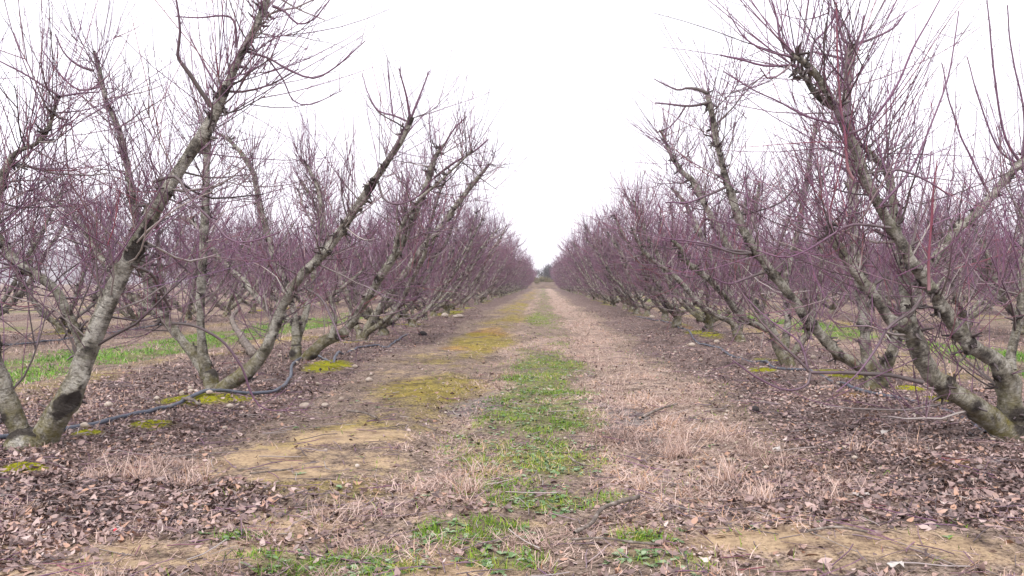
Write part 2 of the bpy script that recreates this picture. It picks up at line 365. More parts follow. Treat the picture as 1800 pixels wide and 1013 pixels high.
def zones(x, y):
    x = np.asarray(x, float); y = np.asarray(y, float)
    xa = (x + ROW) % PITCHX - ROW
    main = (np.abs(x) < ROW).astype(float); oth = 1 - main
    wob = (fbm(x * 0.5 + 3, y * 0.35, 3) - 0.5) * 0.9
    n1 = fbm(x * 1.1, y * 0.55, 4); n2 = fbm(x * 2.7 + 40, y * 1.6 + 11, 4)
    xs = xa + wob
    Z = {}
    near = 1 - sstep(3.9, 4.6, y)                       # the worn headland right by the camera
    gl = np.interp(y, [0, 5, 6, 12, 13.5, 15, 20, 22, 32, 36, 60, 90, 100, 140, 150, 175], [.0, .4, .75, .75, .55, .3, .35, .75, .65, .45, .5, .5, .5, .6, 1.0, 1.0])
    Z['green'] = np.clip(main * np.maximum(band(xs, 0.06, 0.42, 0.3) * (gl * 0.85 + (n2 - 0.5) * 1.1) * (1 - near), blob(GREENP, x, y, 0.45) * (0.85 + (n2 - 0.5) * 1.0))
                         + oth * band(xs, 0.1, 0.95, 0.5) * (np.where(np.abs(x) < 10, 0.85, 0.3) + (n1 - 0.5) * 2.6), 0, 1)
    Z['dry'] = np.clip(main * (np.maximum(band(xs, 0.95, 0.55, 0.35) * (0.75 + (n1 - .5)), band(xs, -0.45, 0.4, 0.3) * (0.45 + (n2 - .5) * 1.2)) * (1 - near)
                               + near * (0.55 + (n2 - .5) * 1.6) + 0.9 * blob(DRYP, x, y)) + oth * (np.maximum(band(xs, -1.5, 0.5), band(xs, 1.5, 0.5)) * (0.45 + (n2 - .5))), 0, 1)
    lit = np.maximum(sstep(1.35, 2.1, xs), sstep(1.75, 2.5, -xs))
    flit = blob([ell(180, 890, 330, 55), ell(1600, 860, 330, 50), ell(60, 960, 120, 30)], x, y, 0.35)
    Z['litter'] = np.clip(np.maximum(lit * (1 - near), flit) * (0.9 + (n2 - .5) * 0.4) + near * 0.25 * (n1 > .5), 0, 1)
    Z['moss'] = np.clip(main * (band(xs, -1.25, 0.6, 0.35) * (0.5 + (n1 - .5) * 1.7 + (n2 - .5) * .6) * (1 - near) + 0.42 * blob(MOSSP, x, y, 0.8) * (0.6 + (n2 - .5) * 2)) + near * 0.3 * (n1 > 0.52) +
                        oth * (band(np.abs(xs), 1.6, 0.5) * (0.4 + (n1 - .5) * 1.8)) + main * band(xs, -0.3, 0.9, 0.5) * 0.2 * (1 - near), 0, 1)
    Z['moss'] = Z['moss'] * (1 - 0.75 * blob(SOILP, x, y))
    Z['soil'] = np.clip(np.maximum(blob(SOILP, x, y, 0.75) * (0.80 + (n2 - .5) * 1.8), near * (0.45 + (n2 - .5))) * main + oth * band(xs, -2.0, 0.35) * (0.4 + (n1 - .5) * 1.5) + main * band(xs, -1.5, 0.5) * (0.35 + (n2 - .5) * 1.2) * (1 - near), 0, 1)
    Z['rut'] = np.clip(blob(RUTP, x, y) * 0.85, 0, 1)
    Z['orange'] = np.clip(blob(ORANGEP, x, y) * 0.8 + main * band(xs, -1.3, 0.35) * sstep(12, 22, y) * (0.42 + (n2 - .5) * 1.8), 0, 1)
    rowd = np.minimum(np.abs(np.abs(x) - ROW), np.abs(np.abs(x) - ROW - PITCHX))
    Z['bright'] = np.clip(blob(BRIGHTP, x, y, 0.6) * (1.0 + (n2 - .5) * 1.2) + band(rowd, 0, 0.5) * sstep(9, 12, y) * np.clip((fbm(x * 0.9 + 9, y * 0.9 + 5, 3) - 0.60) * 8, 0, 0.8), 0, 1)
    for k in ('litter',):
        Z[k] = Z[k] * (1 - 0.7 * Z['soil'] * (blob(SOILP, x, y) > 0.3))
    return Z
ORM = ell(1670, 832, 70, 12)
def height(x, y):
    x = np.asarray(x, float); y = np.asarray(y, float)
    xa = (x + ROW) % PITCHX - ROW
    h = (fbm(x * 0.35 + 5, y * 0.35 + 8, 3) - 0.5) * 0.10
    h = h + (fbm(x * 2.2, y * 2.2, 4) - 0.5) * 0.045 + (fbm(x * 8 + 3, y * 8, 3) - 0.5) * 0.016
    h = h + 0.05 * sstep(2.2, 3.2, np.abs(xa)) - 0.035 * (band(xa, -0.78, 0.2, 0.15) + band(xa, 0.8, 0.2, 0.15)) * (0.4 + fbm(x, y * 0.4, 2))
    for cx, cy, rx, ry in BRIGHTP:
        h = h + 0.05 * np.exp(-((x - cx) / rx) ** 2 - ((y - cy) / ry) ** 2)
    h = h + 0.05 * np.exp(-((x - ORM[0]) / ORM[2]) ** 2 - ((y - ORM[1]) / ORM[3]) ** 2)
    fade = 1 - sstep(60, 140, np.hypot(x, y))
    return h * fade
def axis(lo, hi, fine_lo, fine_hi, step, ratio):
    a = list(np.arange(fine_lo, fine_hi + 1e-6, step))
    s = step; v = a[-1]
    while v < hi: s *= ratio; v += s; a.append(v)
    s = step; v = a[0]; pre = []
    while v > lo: s *= ratio; v -= s; pre.append(v)
    return np.array(pre[::-1] + a)
gx = axis(-1500, 1500, -4.0, 4.0, 0.075, 1.08); gy = axis(-1400, 1700, 2.8, 8.0, 0.07, 1.04)
XX, YY = np.meshgrid(gx, gy, indexing='xy')
xv, yv = XX.ravel(), YY.ravel()
idx = np.arange(len(xv)).reshape(XX.shape)
gq = np.stack([idx[:-1, :-1], idx[:-1, 1:], idx[1:, 1:], idx[1:, :-1]], -1).reshape(-1, 4)
Zg = zones(xv, yv)
g = link('ground', build_mesh('ground', np.stack([xv, yv, height(xv, yv)], 1), gq, attrs=Zg, mats=[GROUND]))
tag(g, kind='structure')
def gpos(px, py, dz=0.0):
    p = on_ground(px, py); return np.array([p[0], p[1], float(height(p[0], p[1])) + dz])

# ------------------------------------------------------------------ limbs and crowns
def limb_mesh(name, pts, rad, rng, sides=12, step=0.035, scars=(), lump=0.35, cap=True, zref=0.0, rough=1.0):
    """tapered, knobbly limb; pts (n,3) local, rad (n,)"""
    C = catmull(np.column_stack([pts, rad]), step)
    P, R = C[:, :3], np.maximum(C[:, 3], 0.003)
    K = len(P)
    s = np.concatenate([[0], np.cumsum(np.linalg.norm(np.diff(P, axis=0), axis=1))])
    P = P + (np.stack([sn3(P + 7, 5), sn3(P + 31, 5), 0 * s], 1)) * (0.10 * R[:, None]) * rough
    T = nrm(np.gradient(P, axis=0))
    mean = np.abs(nrm(P[-1] - P[0])); ref = np.zeros(3); ref[np.argmin(mean)] = 1
    n1 = nrm(np.cross(T, ref)); n2 = np.cross(T, n1)
    a = np.arange(sides) * 2 * np.pi / sides
    ring = np.cos(a)[None, :, None] * n1[:, None, :] + np.sin(a)[None, :, None] * n2[:, None, :]
    base = P[:, None, :] + ring * R[:, None, None]
    f = 0.09 * sn3(base.reshape(-1, 3), 9).reshape(K, sides) * rough + 0.075 * sn3(base.reshape(-1, 3) + 3, 42).reshape(K, sides) * rough
    lmp = np.zeros((K, sides)); knot = np.zeros((K, sides)); knobs = []
    nk = int(s[-1] / 0.12 * lump / 0.35)
    for _ in range(nk):
        k = rng.randint(int(K * 0.06), K); th = rng.rand() * 6.28; sz = rng.uniform(0.4, 0.95) * max(R[k], 0.014)
        da = np.abs((a - th + np.pi) % (2 * np.pi) - np.pi) * R[k]
        gsn = np.exp(-((s - s[k])[:, None] / sz) ** 2 - (da[None, :] / sz) ** 2)
        lmp = np.maximum(lmp, gsn * rng.uniform(0.2, 0.75))
        knot = np.maximum(knot, gsn * rng.uniform(0.55, 1.0)); knobs.append((P[k] + (np.cos(th) * n1[k] + np.sin(th) * n2[k]) * R[k], np.cos(th) * n1[k] + np.sin(th) * n2[k]))
    tot = f + lmp; tot = tot - max(0.0, float(tot.mean()) - 0.02)
    V = P[:, None, :] + ring * (R[:, None] * (1 + tot))[:, :, None]
    for c, rs in scars:
        d = np.linalg.norm(V - np.asarray(c)[None, None, :], axis=2) * (1 + 0.38 * sn3(V.reshape(-1, 3) + 11, 30).reshape(K, sides))
        knot = np.maximum(knot, 1.1 * (1 - sstep(0.35 * rs, 1.15 * rs, d)))
        V = V - ring * (0.30 * R[:, None] * (1 - sstep(0.3 * rs, 0.85 * rs, d)))[:, :, None] + ring * (0.16 * R[:, None] * np.exp(-((d - rs) / (0.22 * rs)) ** 2))[:, :, None]
    moss = np.clip(1.0 - (V[:, :, 2] - zref) / 0.55, 0, 1) * 0.95 + 0.30 * (nrm(ring)[:, :, 2] > 0.25) * np.clip(1.2 - (V[:, :, 2] - zref) / 2.2, 0, 1)
    bark = np.stack([np.cos(a)[None, :] * R[:, None], np.sin(a)[None, :] * R[:, None], np.repeat(s[:, None], sides, 1)], -1)
    verts = V.reshape(-1, 3); kn = knot.ravel(); bk = bark.reshape(-1, 3); mo = moss.ravel()
    id_ = np.arange(K * sides).reshape(K, sides)
    q = np.stack([id_[:-1], np.roll(id_, -1, 1)[:-1], np.roll(id_, -1, 1)[1:], id_[1:]], -1).reshape(-1, 4)
    tr = None
    if cap:
        verts = np.vstack([verts, P[-1] + T[-1] * R[-1] * 0.25]); c = len(verts) - 1
        kn = np.append(kn, 0.8); bk = np.vstack([bk, [0, 0, s[-1]]]); mo = np.append(mo, 0)
        kn[id_[-1]] = 0.75
        tr = np.stack([id_[-1], np.roll(id_[-1], -1), np.full(sides, c)], 1)
    me = build_mesh(name, verts, q, tr, {'bark': bk, 'knot': kn, 'moss': mo}, [BARK])
    return me, P, R, T, knobs
class Twigs:
    def __init__(s): s.v = []; s.q = []; s.t = []; s.r = []; s.n = 0
    def add(s, P, R, S, tip, rnd):
        if len(P) == 0: return
        V, q = tubes(P, R, S); N, K, _ = P.shape
        s.v.append(V); s.q.append(q + s.n); s.n += len(V)
        s.t.append(np.repeat(tip.reshape(N * K), S)); s.r.append(np.repeat(np.repeat(rnd, K), S))
    def buds(s, rng, P, spacing=0.05, size=0.0035):
        # little buds along one-year shoots, as slim spindles
        N, K, _ = P.shape
        L = np.linalg.norm(P[:, -1] - P[:, 0], axis=1); n = np.maximum((L / spacing).astype(int), 1)
        i = np.repeat(np.arange(N), n); u = rng.rand(len(i)) * (K - 1.001); k = u.astype(int); fr = (u - k)[:, None]
        p = P[i, k] * (1 - fr) + P[i, k + 1] * fr; d = nrm(P[i, k + 1] - P[i, k])
        o = nrm(d * 0.7 + rng.normal(size=d.shape) * 0.6)
        B = np.stack([p, p + o * size * 1.6, p + o * size * 3.6], 1)
        R = np.repeat(np.array([[0.6, 1.0, 0.15]]) * size * 0.75, len(p), 0)
        s.add(B, R, 3, np.ones((len(p), 3)) * 0.6, rng.rand(len(p)))
    def mesh(s, name):
        return build_mesh(name, np.vstack(s.v), np.vstack(s.q), attrs={'tip': np.concatenate(s.t), 'rnd': np.concatenate(s.r)}, mats=[TWIG])
def sample_on(P, rng, n, lo=0.0, hi=1.0):
    N, K, _ = P.shape
    i = rng.randint(0, N, n); u = (lo + (hi - lo) * rng.rand(n)) * (K - 1.001); k = u.astype(int); fr = (u - k)[:, None]
    return P[i, k] * (1 - fr) + P[i, k + 1] * fr, nrm(P[i, k + 1] - P[i, k]), i
def crown(limbs, rng, dens=1.0, thick=1.0, buds=False, detail=True, zmin=0.35):
    """limbs: list of (P,R,T,knobs). One-year shoots and the small wood that carries them."""
    tw = Twigs()
    p0, d0, t0 = [], [], []; sp, sd_ = [], []
    for P, R, T, knobs in limbs:
        L = np.sum(np.linalg.norm(np.diff(P, axis=0), axis=1)); K = len(P)
        n = max(2, int(L * 10.5 * dens))
        k = (K * (0.12 + 0.88 * rng.rand(n) ** 0.85)).astype(int).clip(0, K - 1)
        r = nrm(np.cross(T[k], rng.normal(size=(n, 3))))
        d = nrm(r * 1.0 + T[k] * rng.uniform(0.0, 0.7, n)[:, None] + np.array([0, 0, 1]) * rng.uniform(-0.35, 0.7, n)[:, None])
        p0.append(P[k] + r * R[k][:, None] * 0.7); d0.append(d); t0.append(k / K)
        m = max(3, int(L * 12 * dens)); k = (K * (0.15 + 0.85 * rng.rand(m) ** 0.8)).astype(int).clip(0, K - 1)
        r = nrm(np.cross(T[k], rng.normal(size=(m, 3))))
        sp.append(P[k] + r * R[k][:, None] * 0.7); sd_.append(nrm(r + T[k] * 0.4 + np.array([0, 0, 1]) * rng.uniform(-0.2, 1.0, m)[:, None]))
        # a brush of long shoots where the limb was headed back
        m = int(7 * dens) + 2; kk = np.clip(K - 1 - rng.randint(0, max(2, K // 9), m), 0, K - 1)
        r = nrm(np.cross(T[kk], rng.normal(size=(m, 3))))
        sp.append(P[kk]); sd_.append(nrm(r * 0.8 + T[kk] * 0.5 + np.array([0, 0, 1]) * rng.uniform(0.2, 1.2, m)[:, None]))
    p0 = np.vstack(p0); d0 = np.vstack(d0); t0 = np.concatenate(t0); n1 = len(p0)
    # level 1, two to three year old wood
    L1 = rng.uniform(0.22, 0.85, n1) * (1.1 - 0.4 * t0)
    A = grow(rng, p0, d0, L1, 6, rng.uniform(-0.02, 0.22, n1), 0.13)
    R0 = (0.0040 + 0.0055 * rng.rand(n1) * L1 / 0.6) * thick
    R1 = R0[:, None] * np.linspace(1, 0.45, 6)[None, :]
    tip = np.linspace(-0.05, 0.35, 6)[None, :] + rng.uniform(-0.2, 0.2, (n1, 1))
    tw.add(A, R1, 4, np.clip(tip, 0, 1), rng.rand(n1))
    # level 2, one-year shoots
    n2 = int(n1 * 3.6)
    q, dq, i = sample_on(A, rng, n2, 0.25, 1.0)
    d = nrm(dq * 0.8 + rng.normal(size=(n2, 3)) * 0.55 + np.array([0, 0, 1]) * rng.uniform(-0.1, 0.75, n2)[:, None])
    q = np.vstack([q] + sp); d = np.vstack([d] + sd_); n2b = len(q)
    L2 = rng.uniform(0.16, 0.85, n2b); L2[n2:] *= 1.5
    L2 = np.minimum(L2 * np.where(rng.rand(n2b) < 0.12, 1.4, 1.0), 1.0)
    K2 = 6 if detail else 4
    B = grow(rng, q, d, L2, K2, rng.uniform(0.0, 0.14, n2b), 0.05)
    R2 = ((0.0022 + 0.0022 * np.minimum(L2 / 0.8, 1.3)) * thick)[:, None] * np.linspace(1, 0.42, K2)[None, :]
    tw.add(B, R2, 3, np.clip(np.linspace(0.4, 1.0, K2)[None, :] + rng.uniform(-0.15, 0.2, (n2b, 1)), 0, 1), rng.rand(n2b))
    # water shoots: long straight one-year wood standing up from limbs and older twigs
    n4 = int(n1 * 0.65); q, dq, i = sample_on(A, rng, n4, 0.0, 0.8)
    d = nrm(np.stack([rng.normal(size=n4) * .28, rng.normal(size=n4) * .28, np.ones(n4)], 1))
    K4 = 6 if detail else 3; L4 = rng.uniform(0.35, 1.05, n4)
    W4 = grow(rng, q, d, L4, K4, 0.03, 0.035)
    tw.add(W4, ((0.0024 + 0.002 * L4) * thick)[:, None] * np.linspace(1, 0.4, K4)[None, :], 3, np.clip(np.linspace(0.35, 1.0, K4)[None, :] + rng.uniform(-0.1, 0.2, (n4, 1)), 0, 1), rng.rand(n4))
    if buds: tw.buds(rng, W4, 0.085, 0.0036 * thick)
    # level 3, short side spurs
    n3 = int(n2b * (1.5 if detail else 0.8))
    q, dq, i = sample_on(np.vstack([B, W4]) if K4 == K2 else B, rng, n3, 0.1, 0.85)
    d = nrm(dq * 0.9 + rng.normal(size=(n3, 3)) * 0.55 + np.array([0, 0, 1]) * 0.15)
    L3 = rng.uniform(0.05, 0.26, n3)
    Cc = grow(rng, q, d, L3, 4 if detail else 3, 0.06, 0.06)
    K3 = Cc.shape[1]
    tw.add(Cc, np.ones((n3, 1)) * (0.0019 * thick) * np.linspace(1, 0.5, K3)[None, :], 3, np.ones((n3, K3)) * 0.9, rng.rand(n3))
    # knuckly spur clusters at the old pruning cuts
    kp = [k for l in limbs for k in l[3]]
    if kp:
        m = 3 if detail else 2
        q = np.repeat(np.array([k[0] for k in kp]), m, 0); d = np.repeat(np.array([k[1] for k in kp]), m, 0)
        d = nrm(d + rng.normal(size=d.shape) * 0.5)
        Ls = rng.uniform(0.02, 0.10, len(q))
        Sx = grow(rng, q, d, Ls, 3, 0.0, 0.25)
        tw.add(Sx, np.ones((len(q), 1)) * np.array([[0.011, 0.0085, 0.005]]) * thick, 4, np.zeros((len(q), 3)), rng.rand(len(q)) * 0.25)
    if buds:
        tw.buds(rng, B, 0.085, 0.0036 * thick)
    return tw

# ------------------------------------------------------------------ traced trees along the path
def trace(pts, d0, d1, base):
    """pixel path (px, py, width px) -> local points and radii; depth runs d0..d1 along the path"""
    pts = np.array(pts, float)
    t = np.concatenate([[0], np.cumsum(np.hypot(np.diff(pts[:, 0]), np.diff(pts[:, 1])))]); t /= t[-1]
    d = d0 + (d1 - d0) * t
    P = np.array([at(p[0], p[1], dd) for p, dd in zip(pts, d)]) - base
    return P, pts[:, 2] * 0.5 * d / F
TREE_G = 'peach trees in the rows'
def hero(label, basepx, trunk, limbs, branches=(), seed=0, dens=1.0, thick=1.0, buds=False, sides=14, wf=0.66):
    rng = np.random.RandomState(seed)
    b = on_ground(*basepx); D = ground_depth(*basepx)
    b = np.array([b[0], b[1], float(height(b[0], b[1]))])
    t = empty('peach_tree', b); tag(t, label, 'tree', TREE_G)
    P, R = trace(trunk, D, D, b); R = R * 0.68
    P = np.vstack([P[0] + [0, 0, -0.14], P[0] + [0, 0, -0.02], P]); R = np.concatenate([[R[0] * 1.6, R[0] * 1.28], R]); P[2:3, 2] += 0.05
    me, *_ = limb_mesh('trunk', P, R, rng, sides + 4, 0.03, lump=0.25, cap=True)
    link('trunk', me, t)
    out = []; lobs = []
    for L in limbs:
        pts, dd0, dd1 = L['p'], D + L.get('d0', 0), D + L.get('d1', 0)
        P, R = trace(pts, dd0, dd1, b); R = R * wf * L.get('w', 1.0)
        sc = [(at(x, y, dd0 + (dd1 - dd0) * f - 0.055) - b, s * 0.85 * D / F) for x, y, s, f in L.get('scars', [])]
        me, P, R, T, kn = limb_mesh('limb', P, R, rng, sides, 0.03, sc, L.get('lump', 0.35))
        lo = link('limb', me, t)
        out.append((P, R, T, kn)); lobs.append(lo)
    tw = crown(out, rng, dens, thick, buds)
    xs = []
    for B in branches:
        P, R = trace(B['p'], D + B.get('d0', 0), D + B.get('d1', 0), b); R = R * 0.68
        C = catmull(np.column_stack([P, R]), 0.05)
        bt = Twigs(); K = len(C)
        P3 = C[None, :, :3] + sn3(C[:, :3], 14)[None, :, None] * 0.006
        bt.add(P3, np.maximum(C[None, :, 3], 0.002), 7, np.clip(np.linspace(B.get('t0', 0.1), B.get('t1', 0.7), K), 0, 1)[None], np.array([B.get('r', 0.22)]))
        near_l = int(np.argmin([np.min(np.linalg.norm(l[0] - C[0, :3], axis=1)) for l in out]))
        o = link('branch', bt.mesh('branch'), lobs[near_l])
        n = int(K * 0.5); q, dq, i = sample_on(P3, rng, n, 0.1, 1.0)
        d = nrm(dq * 0.8 + rng.normal(size=(n, 3)) * 0.5 + np.array([0, 0, 0.35]))
        Bq = grow(rng, q, d, rng.uniform(0.06, 0.4, n), 5, 0.06, 0.05)
        tw.add(Bq, np.ones((n, 1)) * 0.0026 * thick * np.linspace(1, 0.45, 5)[None], 3, np.ones((n, 5)) * 0.85, rng.rand(n))
        if buds: tw.buds(rng, Bq, 0.045, 0.003)
    link('crown', tw.mesh('crown'), t)
    return t

# --- left row
hero('large bare peach tree at left front, black wound scars on its pale limb', (55, 797),
     [(58, 800, 110), (62, 775, 92), (66, 758, 70)],
     [dict(p=[(78, 778, 78), (105, 725, 70), (130, 680, 60), (150, 630, 55), (170, 580, 52), (190, 530, 50), (210, 490, 46), (225, 460, 44), (242, 418, 44), (265, 380, 40), (295, 330, 39), (325, 285, 37), (345, 255, 40), (370, 215, 33), (392, 165, 27), (420, 100, 24), (447, 50, 21), (472, -10, 19), (485, -50, 17)], d1=0.35,
           scars=[(92, 744, 11, .05), (103, 732, 16, .06), (114, 718, 19, .08), (125, 707, 20, .09), (135, 696, 14, .1), (141, 684, 8, .11), (232, 448, 14, .42), (244, 428, 16, .43), (254, 410, 18, .45), (264, 393, 14, .48), (394, 162, 13, .8), (425, 92, 18, .86)], lump=0.45),
      dict(p=[(46, 778, 60), (20, 720, 52), (0, 665, 48), (-22, 600, 46), (-38, 520, 42), (-32, 430, 36), (-12, 360, 30), (8, 305, 26), (22, 278, 20), (38, 263, 14), (62, 254, 13), (85, 225, 11), (97, 190, 9), (102, 168, 8)], d1=-0.3),
      dict(p=[(148, 620, 34), (132, 578, 27), (112, 538, 26), (98, 511, 25), (68, 487, 25), (38, 469, 25), (15, 446, 24), (0, 422, 23), (-25, 395, 20), (-60, 340, 16)], d0=0.05, d1=0.45)],
     [dict(p=[(104, 170, 7), (135, 165, 5), (175, 162, 3)], d0=-.3, d1=.1, t0=.4), dict(p=[(102, 168, 7), (70, 148, 5), (30, 122, 4.5), (-15, 100, 3)], d0=-.3, d1=-.4, t0=.4),
      dict(p=[(372, 188, 15), (352, 160, 12), (335, 135, 12), (318, 112, 10), (312, 95, 8), (318, 55, 7), (310, 0, 5), (300, -30, 4)], d0=.25, d1=.0, t0=.0, t1=.5),
      dict(p=[(432, 90, 9), (470, 103, 6), (515, 125, 6), (550, 138, 5), (590, 118, 4), (642, 72, 2.5)], d0=.3, d1=.2, t0=.3),
      dict(p=[(470, 104, 5), (500, 140, 4), (515, 178, 3.5), (545, 185, 3), (600, 160, 2)], d0=.3, d1=.4, t0=.4),
      dict(p=[(478, 12, 9), (500, 22, 6), (522, 42, 5), (550, 35, 4), (580, 0, 3)], d0=.33, d1=.3, t0=.4),
      dict(p=[(414, 85, 8), (412, 40, 6), (395, 27, 5), (350, 30, 4), (310, 28, 3)], d0=.3, d1=.2, t0=.3),
      dict(p=[(270, 320, 9), (310, 310, 9), (330, 345, 7), (365, 380, 6), (400, 418, 5), (440, 425, 4), (490, 410, 3)], d0=.1, d1=-.2, t0=.05, t1=.6),
      dict(p=[(232, 465, 8), (265, 480, 8), (282, 510, 7), (300, 545, 7)], d0=.1, d1=.5, t0=.0, t1=.2),
      dict(p=[(300, 570, 7), (350, 575, 7), (395, 605, 7), (425, 645, 6), (440, 690, 5), (470, 718, 3), (540, 720, 2)], d0=.4, d1=.6, t0=.05, t1=.8)],
     seed=11, dens=1.25, buds=True, sides=20, wf=0.60)
hero('bare peach tree with one upright pole limb behind the curve of left pipe', (377, 692),
     [(378, 697, 46), (372, 670, 40), (366, 652, 30)],
     [dict(p=[(366, 665, 30), (358, 640, 26), (353, 600, 22), (352, 540, 20), (356, 470, 18), (360, 400, 17), (362, 330, 16), (365, 262, 15), (368, 225, 11)], d1=0.1, lump=.25, w=1.2),
      dict(p=[(362, 655, 30), (330, 612, 27), (300, 575, 25), (278, 553, 24), (250, 533, 22), (225, 518, 20), (205, 495, 19), (188, 468, 18), (170, 440, 17), (154, 410, 15), (135, 388, 10), (118, 369, 9), (98, 354, 8), (60, 350, 6)], d1=0.5),
      dict(p=[(385, 690, 44), (415, 668, 40), (446, 642, 33), (468, 612, 31), (485, 570, 30), (500, 530, 28), (525, 490, 26), (555, 460, 25), (590, 420, 24), (612, 388, 23), (640, 345, 21), (662, 312, 19), (690, 270, 17), (710, 238, 16), (723, 206, 16)], d1=-0.4,
           scars=[(655, 322, 10, .75), (648, 335, 10, .73), (700, 255, 9, .92), (722, 212, 12, .99)], lump=.4),
      dict(p=[(290, 560, 18), (275, 520, 15), (263, 493, 13), (243, 469, 12), (225, 440, 8)], d0=.3, d1=.1),
      dict(p=[(296, 562, 16), (290, 520, 13), (284, 493, 12), (278, 446, 11), (277, 400, 10), (270, 350, 7)], d0=.3, d1=.6),
      dict(p=[(276, 553, 24), (262, 520, 21), (255, 480, 20), (246, 440, 20), (240, 390, 19), (232, 340, 18), (222, 285, 17), (212, 240, 15), (200, 205, 14), (188, 185, 13), (180, 150, 12), (172, 115, 11), (165, 90, 7)], d0=.25, d1=.2)],
     [dict(p=[(723, 206, 7), (738, 165, 5), (754, 125, 3)], d0=-.4, d1=-.4, t0=.4), dict(p=[(720, 210, 7), (712, 160, 5), (703, 120, 3)], d0=-.4, d1=-.5, t0=.4),
      dict(p=[(718, 215, 6), (690, 203, 5), (665, 195, 4), (645, 160, 3), (635, 130, 2)], d0=-.4, d1=-.3, t0=.4),
      dict(p=[(690, 204, 4), (685, 150, 3.5), (682, 105, 2.5)], d0=-.4, d1=-.4, t0=.6),
      dict(p=[(165, 125, 8), (135, 115, 6), (110, 90, 4), (95, 60, 3)], d0=.2, d1=.0, t0=.3), dict(p=[(178, 152, 7), (140, 158, 5), (105, 130, 4), (75, 85, 3)], d0=.2, d1=.1, t0=.4),
      dict(p=[(665, 318, 7), (675, 350, 6), (700, 358, 5), (735, 345, 4), (765, 310, 3)], d0=-.3, d1=-.6, t0=.05),
      dict(p=[(535, 505, 7), (560, 520, 6), (582, 560, 5), (600, 600, 3)], d0=-.1, d1=-.5, t0=.0, t1=.4)],
     seed=12, dens=1.15, buds=True, sides=14)
hero('forked bare peach tree beside the bright moss mound where left pipe kinks', (525, 642),
     [(524, 646, 40), (522, 625, 34), (521, 606, 26)],
     [dict(p=[(520, 615, 26), (520, 595, 22), (518, 570, 19), (500, 560, 17), (478, 550, 16), (454, 525, 15), (427, 493, 15), (400, 469, 14), (380, 446, 13), (347, 398, 11), (315, 380, 8)], d1=0.8),
      dict(p=[(520, 590, 22), (515, 545, 20), (503, 505, 19), (490, 475, 18), (480, 449, 18), (469, 407, 17), (460, 375, 16), (451, 333, 15), (445, 304, 14), (433, 283, 13), (421, 266, 12), (398, 243, 9), (380, 234, 6)], d0=.05, d1=0.4),
      dict(p=[(528, 640, 30), (554, 615, 29), (575, 598, 28), (602, 586, 25), (622, 560, 24), (640, 532, 24), (665, 492, 23), (689, 457, 21), (710, 424, 20), (730, 375, 18), (744, 342, 17), (755, 310, 16), (764, 278, 13), (781, 254, 8)], d1=-0.5),
      dict(p=[(583, 594, 18), (588, 560, 14), (584, 522, 12), (600, 508, 10), (642, 472, 8)], d0=-.15, d1=-.1),
      dict(p=[(522, 600, 20), (540, 540, 16), (552, 480, 14), (560, 420, 13), (562, 350, 11), (545, 300, 9), (530, 280, 6)], d0=.1, d1=1.1),
      dict(p=[(690, 456, 12), (705, 400, 10), (738, 350, 9), (770, 322, 7), (830, 265, 5)], d0=-.3, d1=-.8)],
     [dict(p=[(764, 312, 7), (800, 285, 6), (835, 265, 5), (858, 245, 3)], d0=-.5, d1=-.8, t0=.2), dict(p=[(781, 254, 6), (800, 225, 4), (820, 205, 3)], d0=-.5, d1=-.5, t0=.4)],
     seed=13, dens=1.0, thick=1.1, buds=True, sides=12)
hero('fourth bare peach tree of left row, forked low with limb reaching over path', (636, 601),
     [(637, 603, 30), (636, 590, 26), (638, 580, 20)],
     [dict(p=[(640, 594, 24), (654, 564, 22), (677, 528, 20), (698, 498, 19), (719, 472, 18), (740, 440, 17), (765, 411, 16), (787, 382, 14), (808, 353, 14), (827, 329, 13), (843, 310, 11), (860, 289, 7)], d1=-0.6),
      dict(p=[(640, 585, 18), (660, 555, 16), (690, 525, 14), (700, 470, 13), (705, 420, 12), (712, 370, 10), (716, 320, 8)], d1=0.5),
      dict(p=[(635, 588, 18), (620, 560, 15), (610, 520, 14), (590, 470, 13), (575, 420, 12), (566, 360, 10), (560, 320, 7)], d1=0.7),
      dict(p=[(640, 588, 17), (668, 570, 15), (700, 540, 14), (720, 500, 12), (745, 450, 10), (755, 400, 8)], d1=-1.4)],
     seed=14, dens=1.0, thick=1.15, buds=False, sides=10)
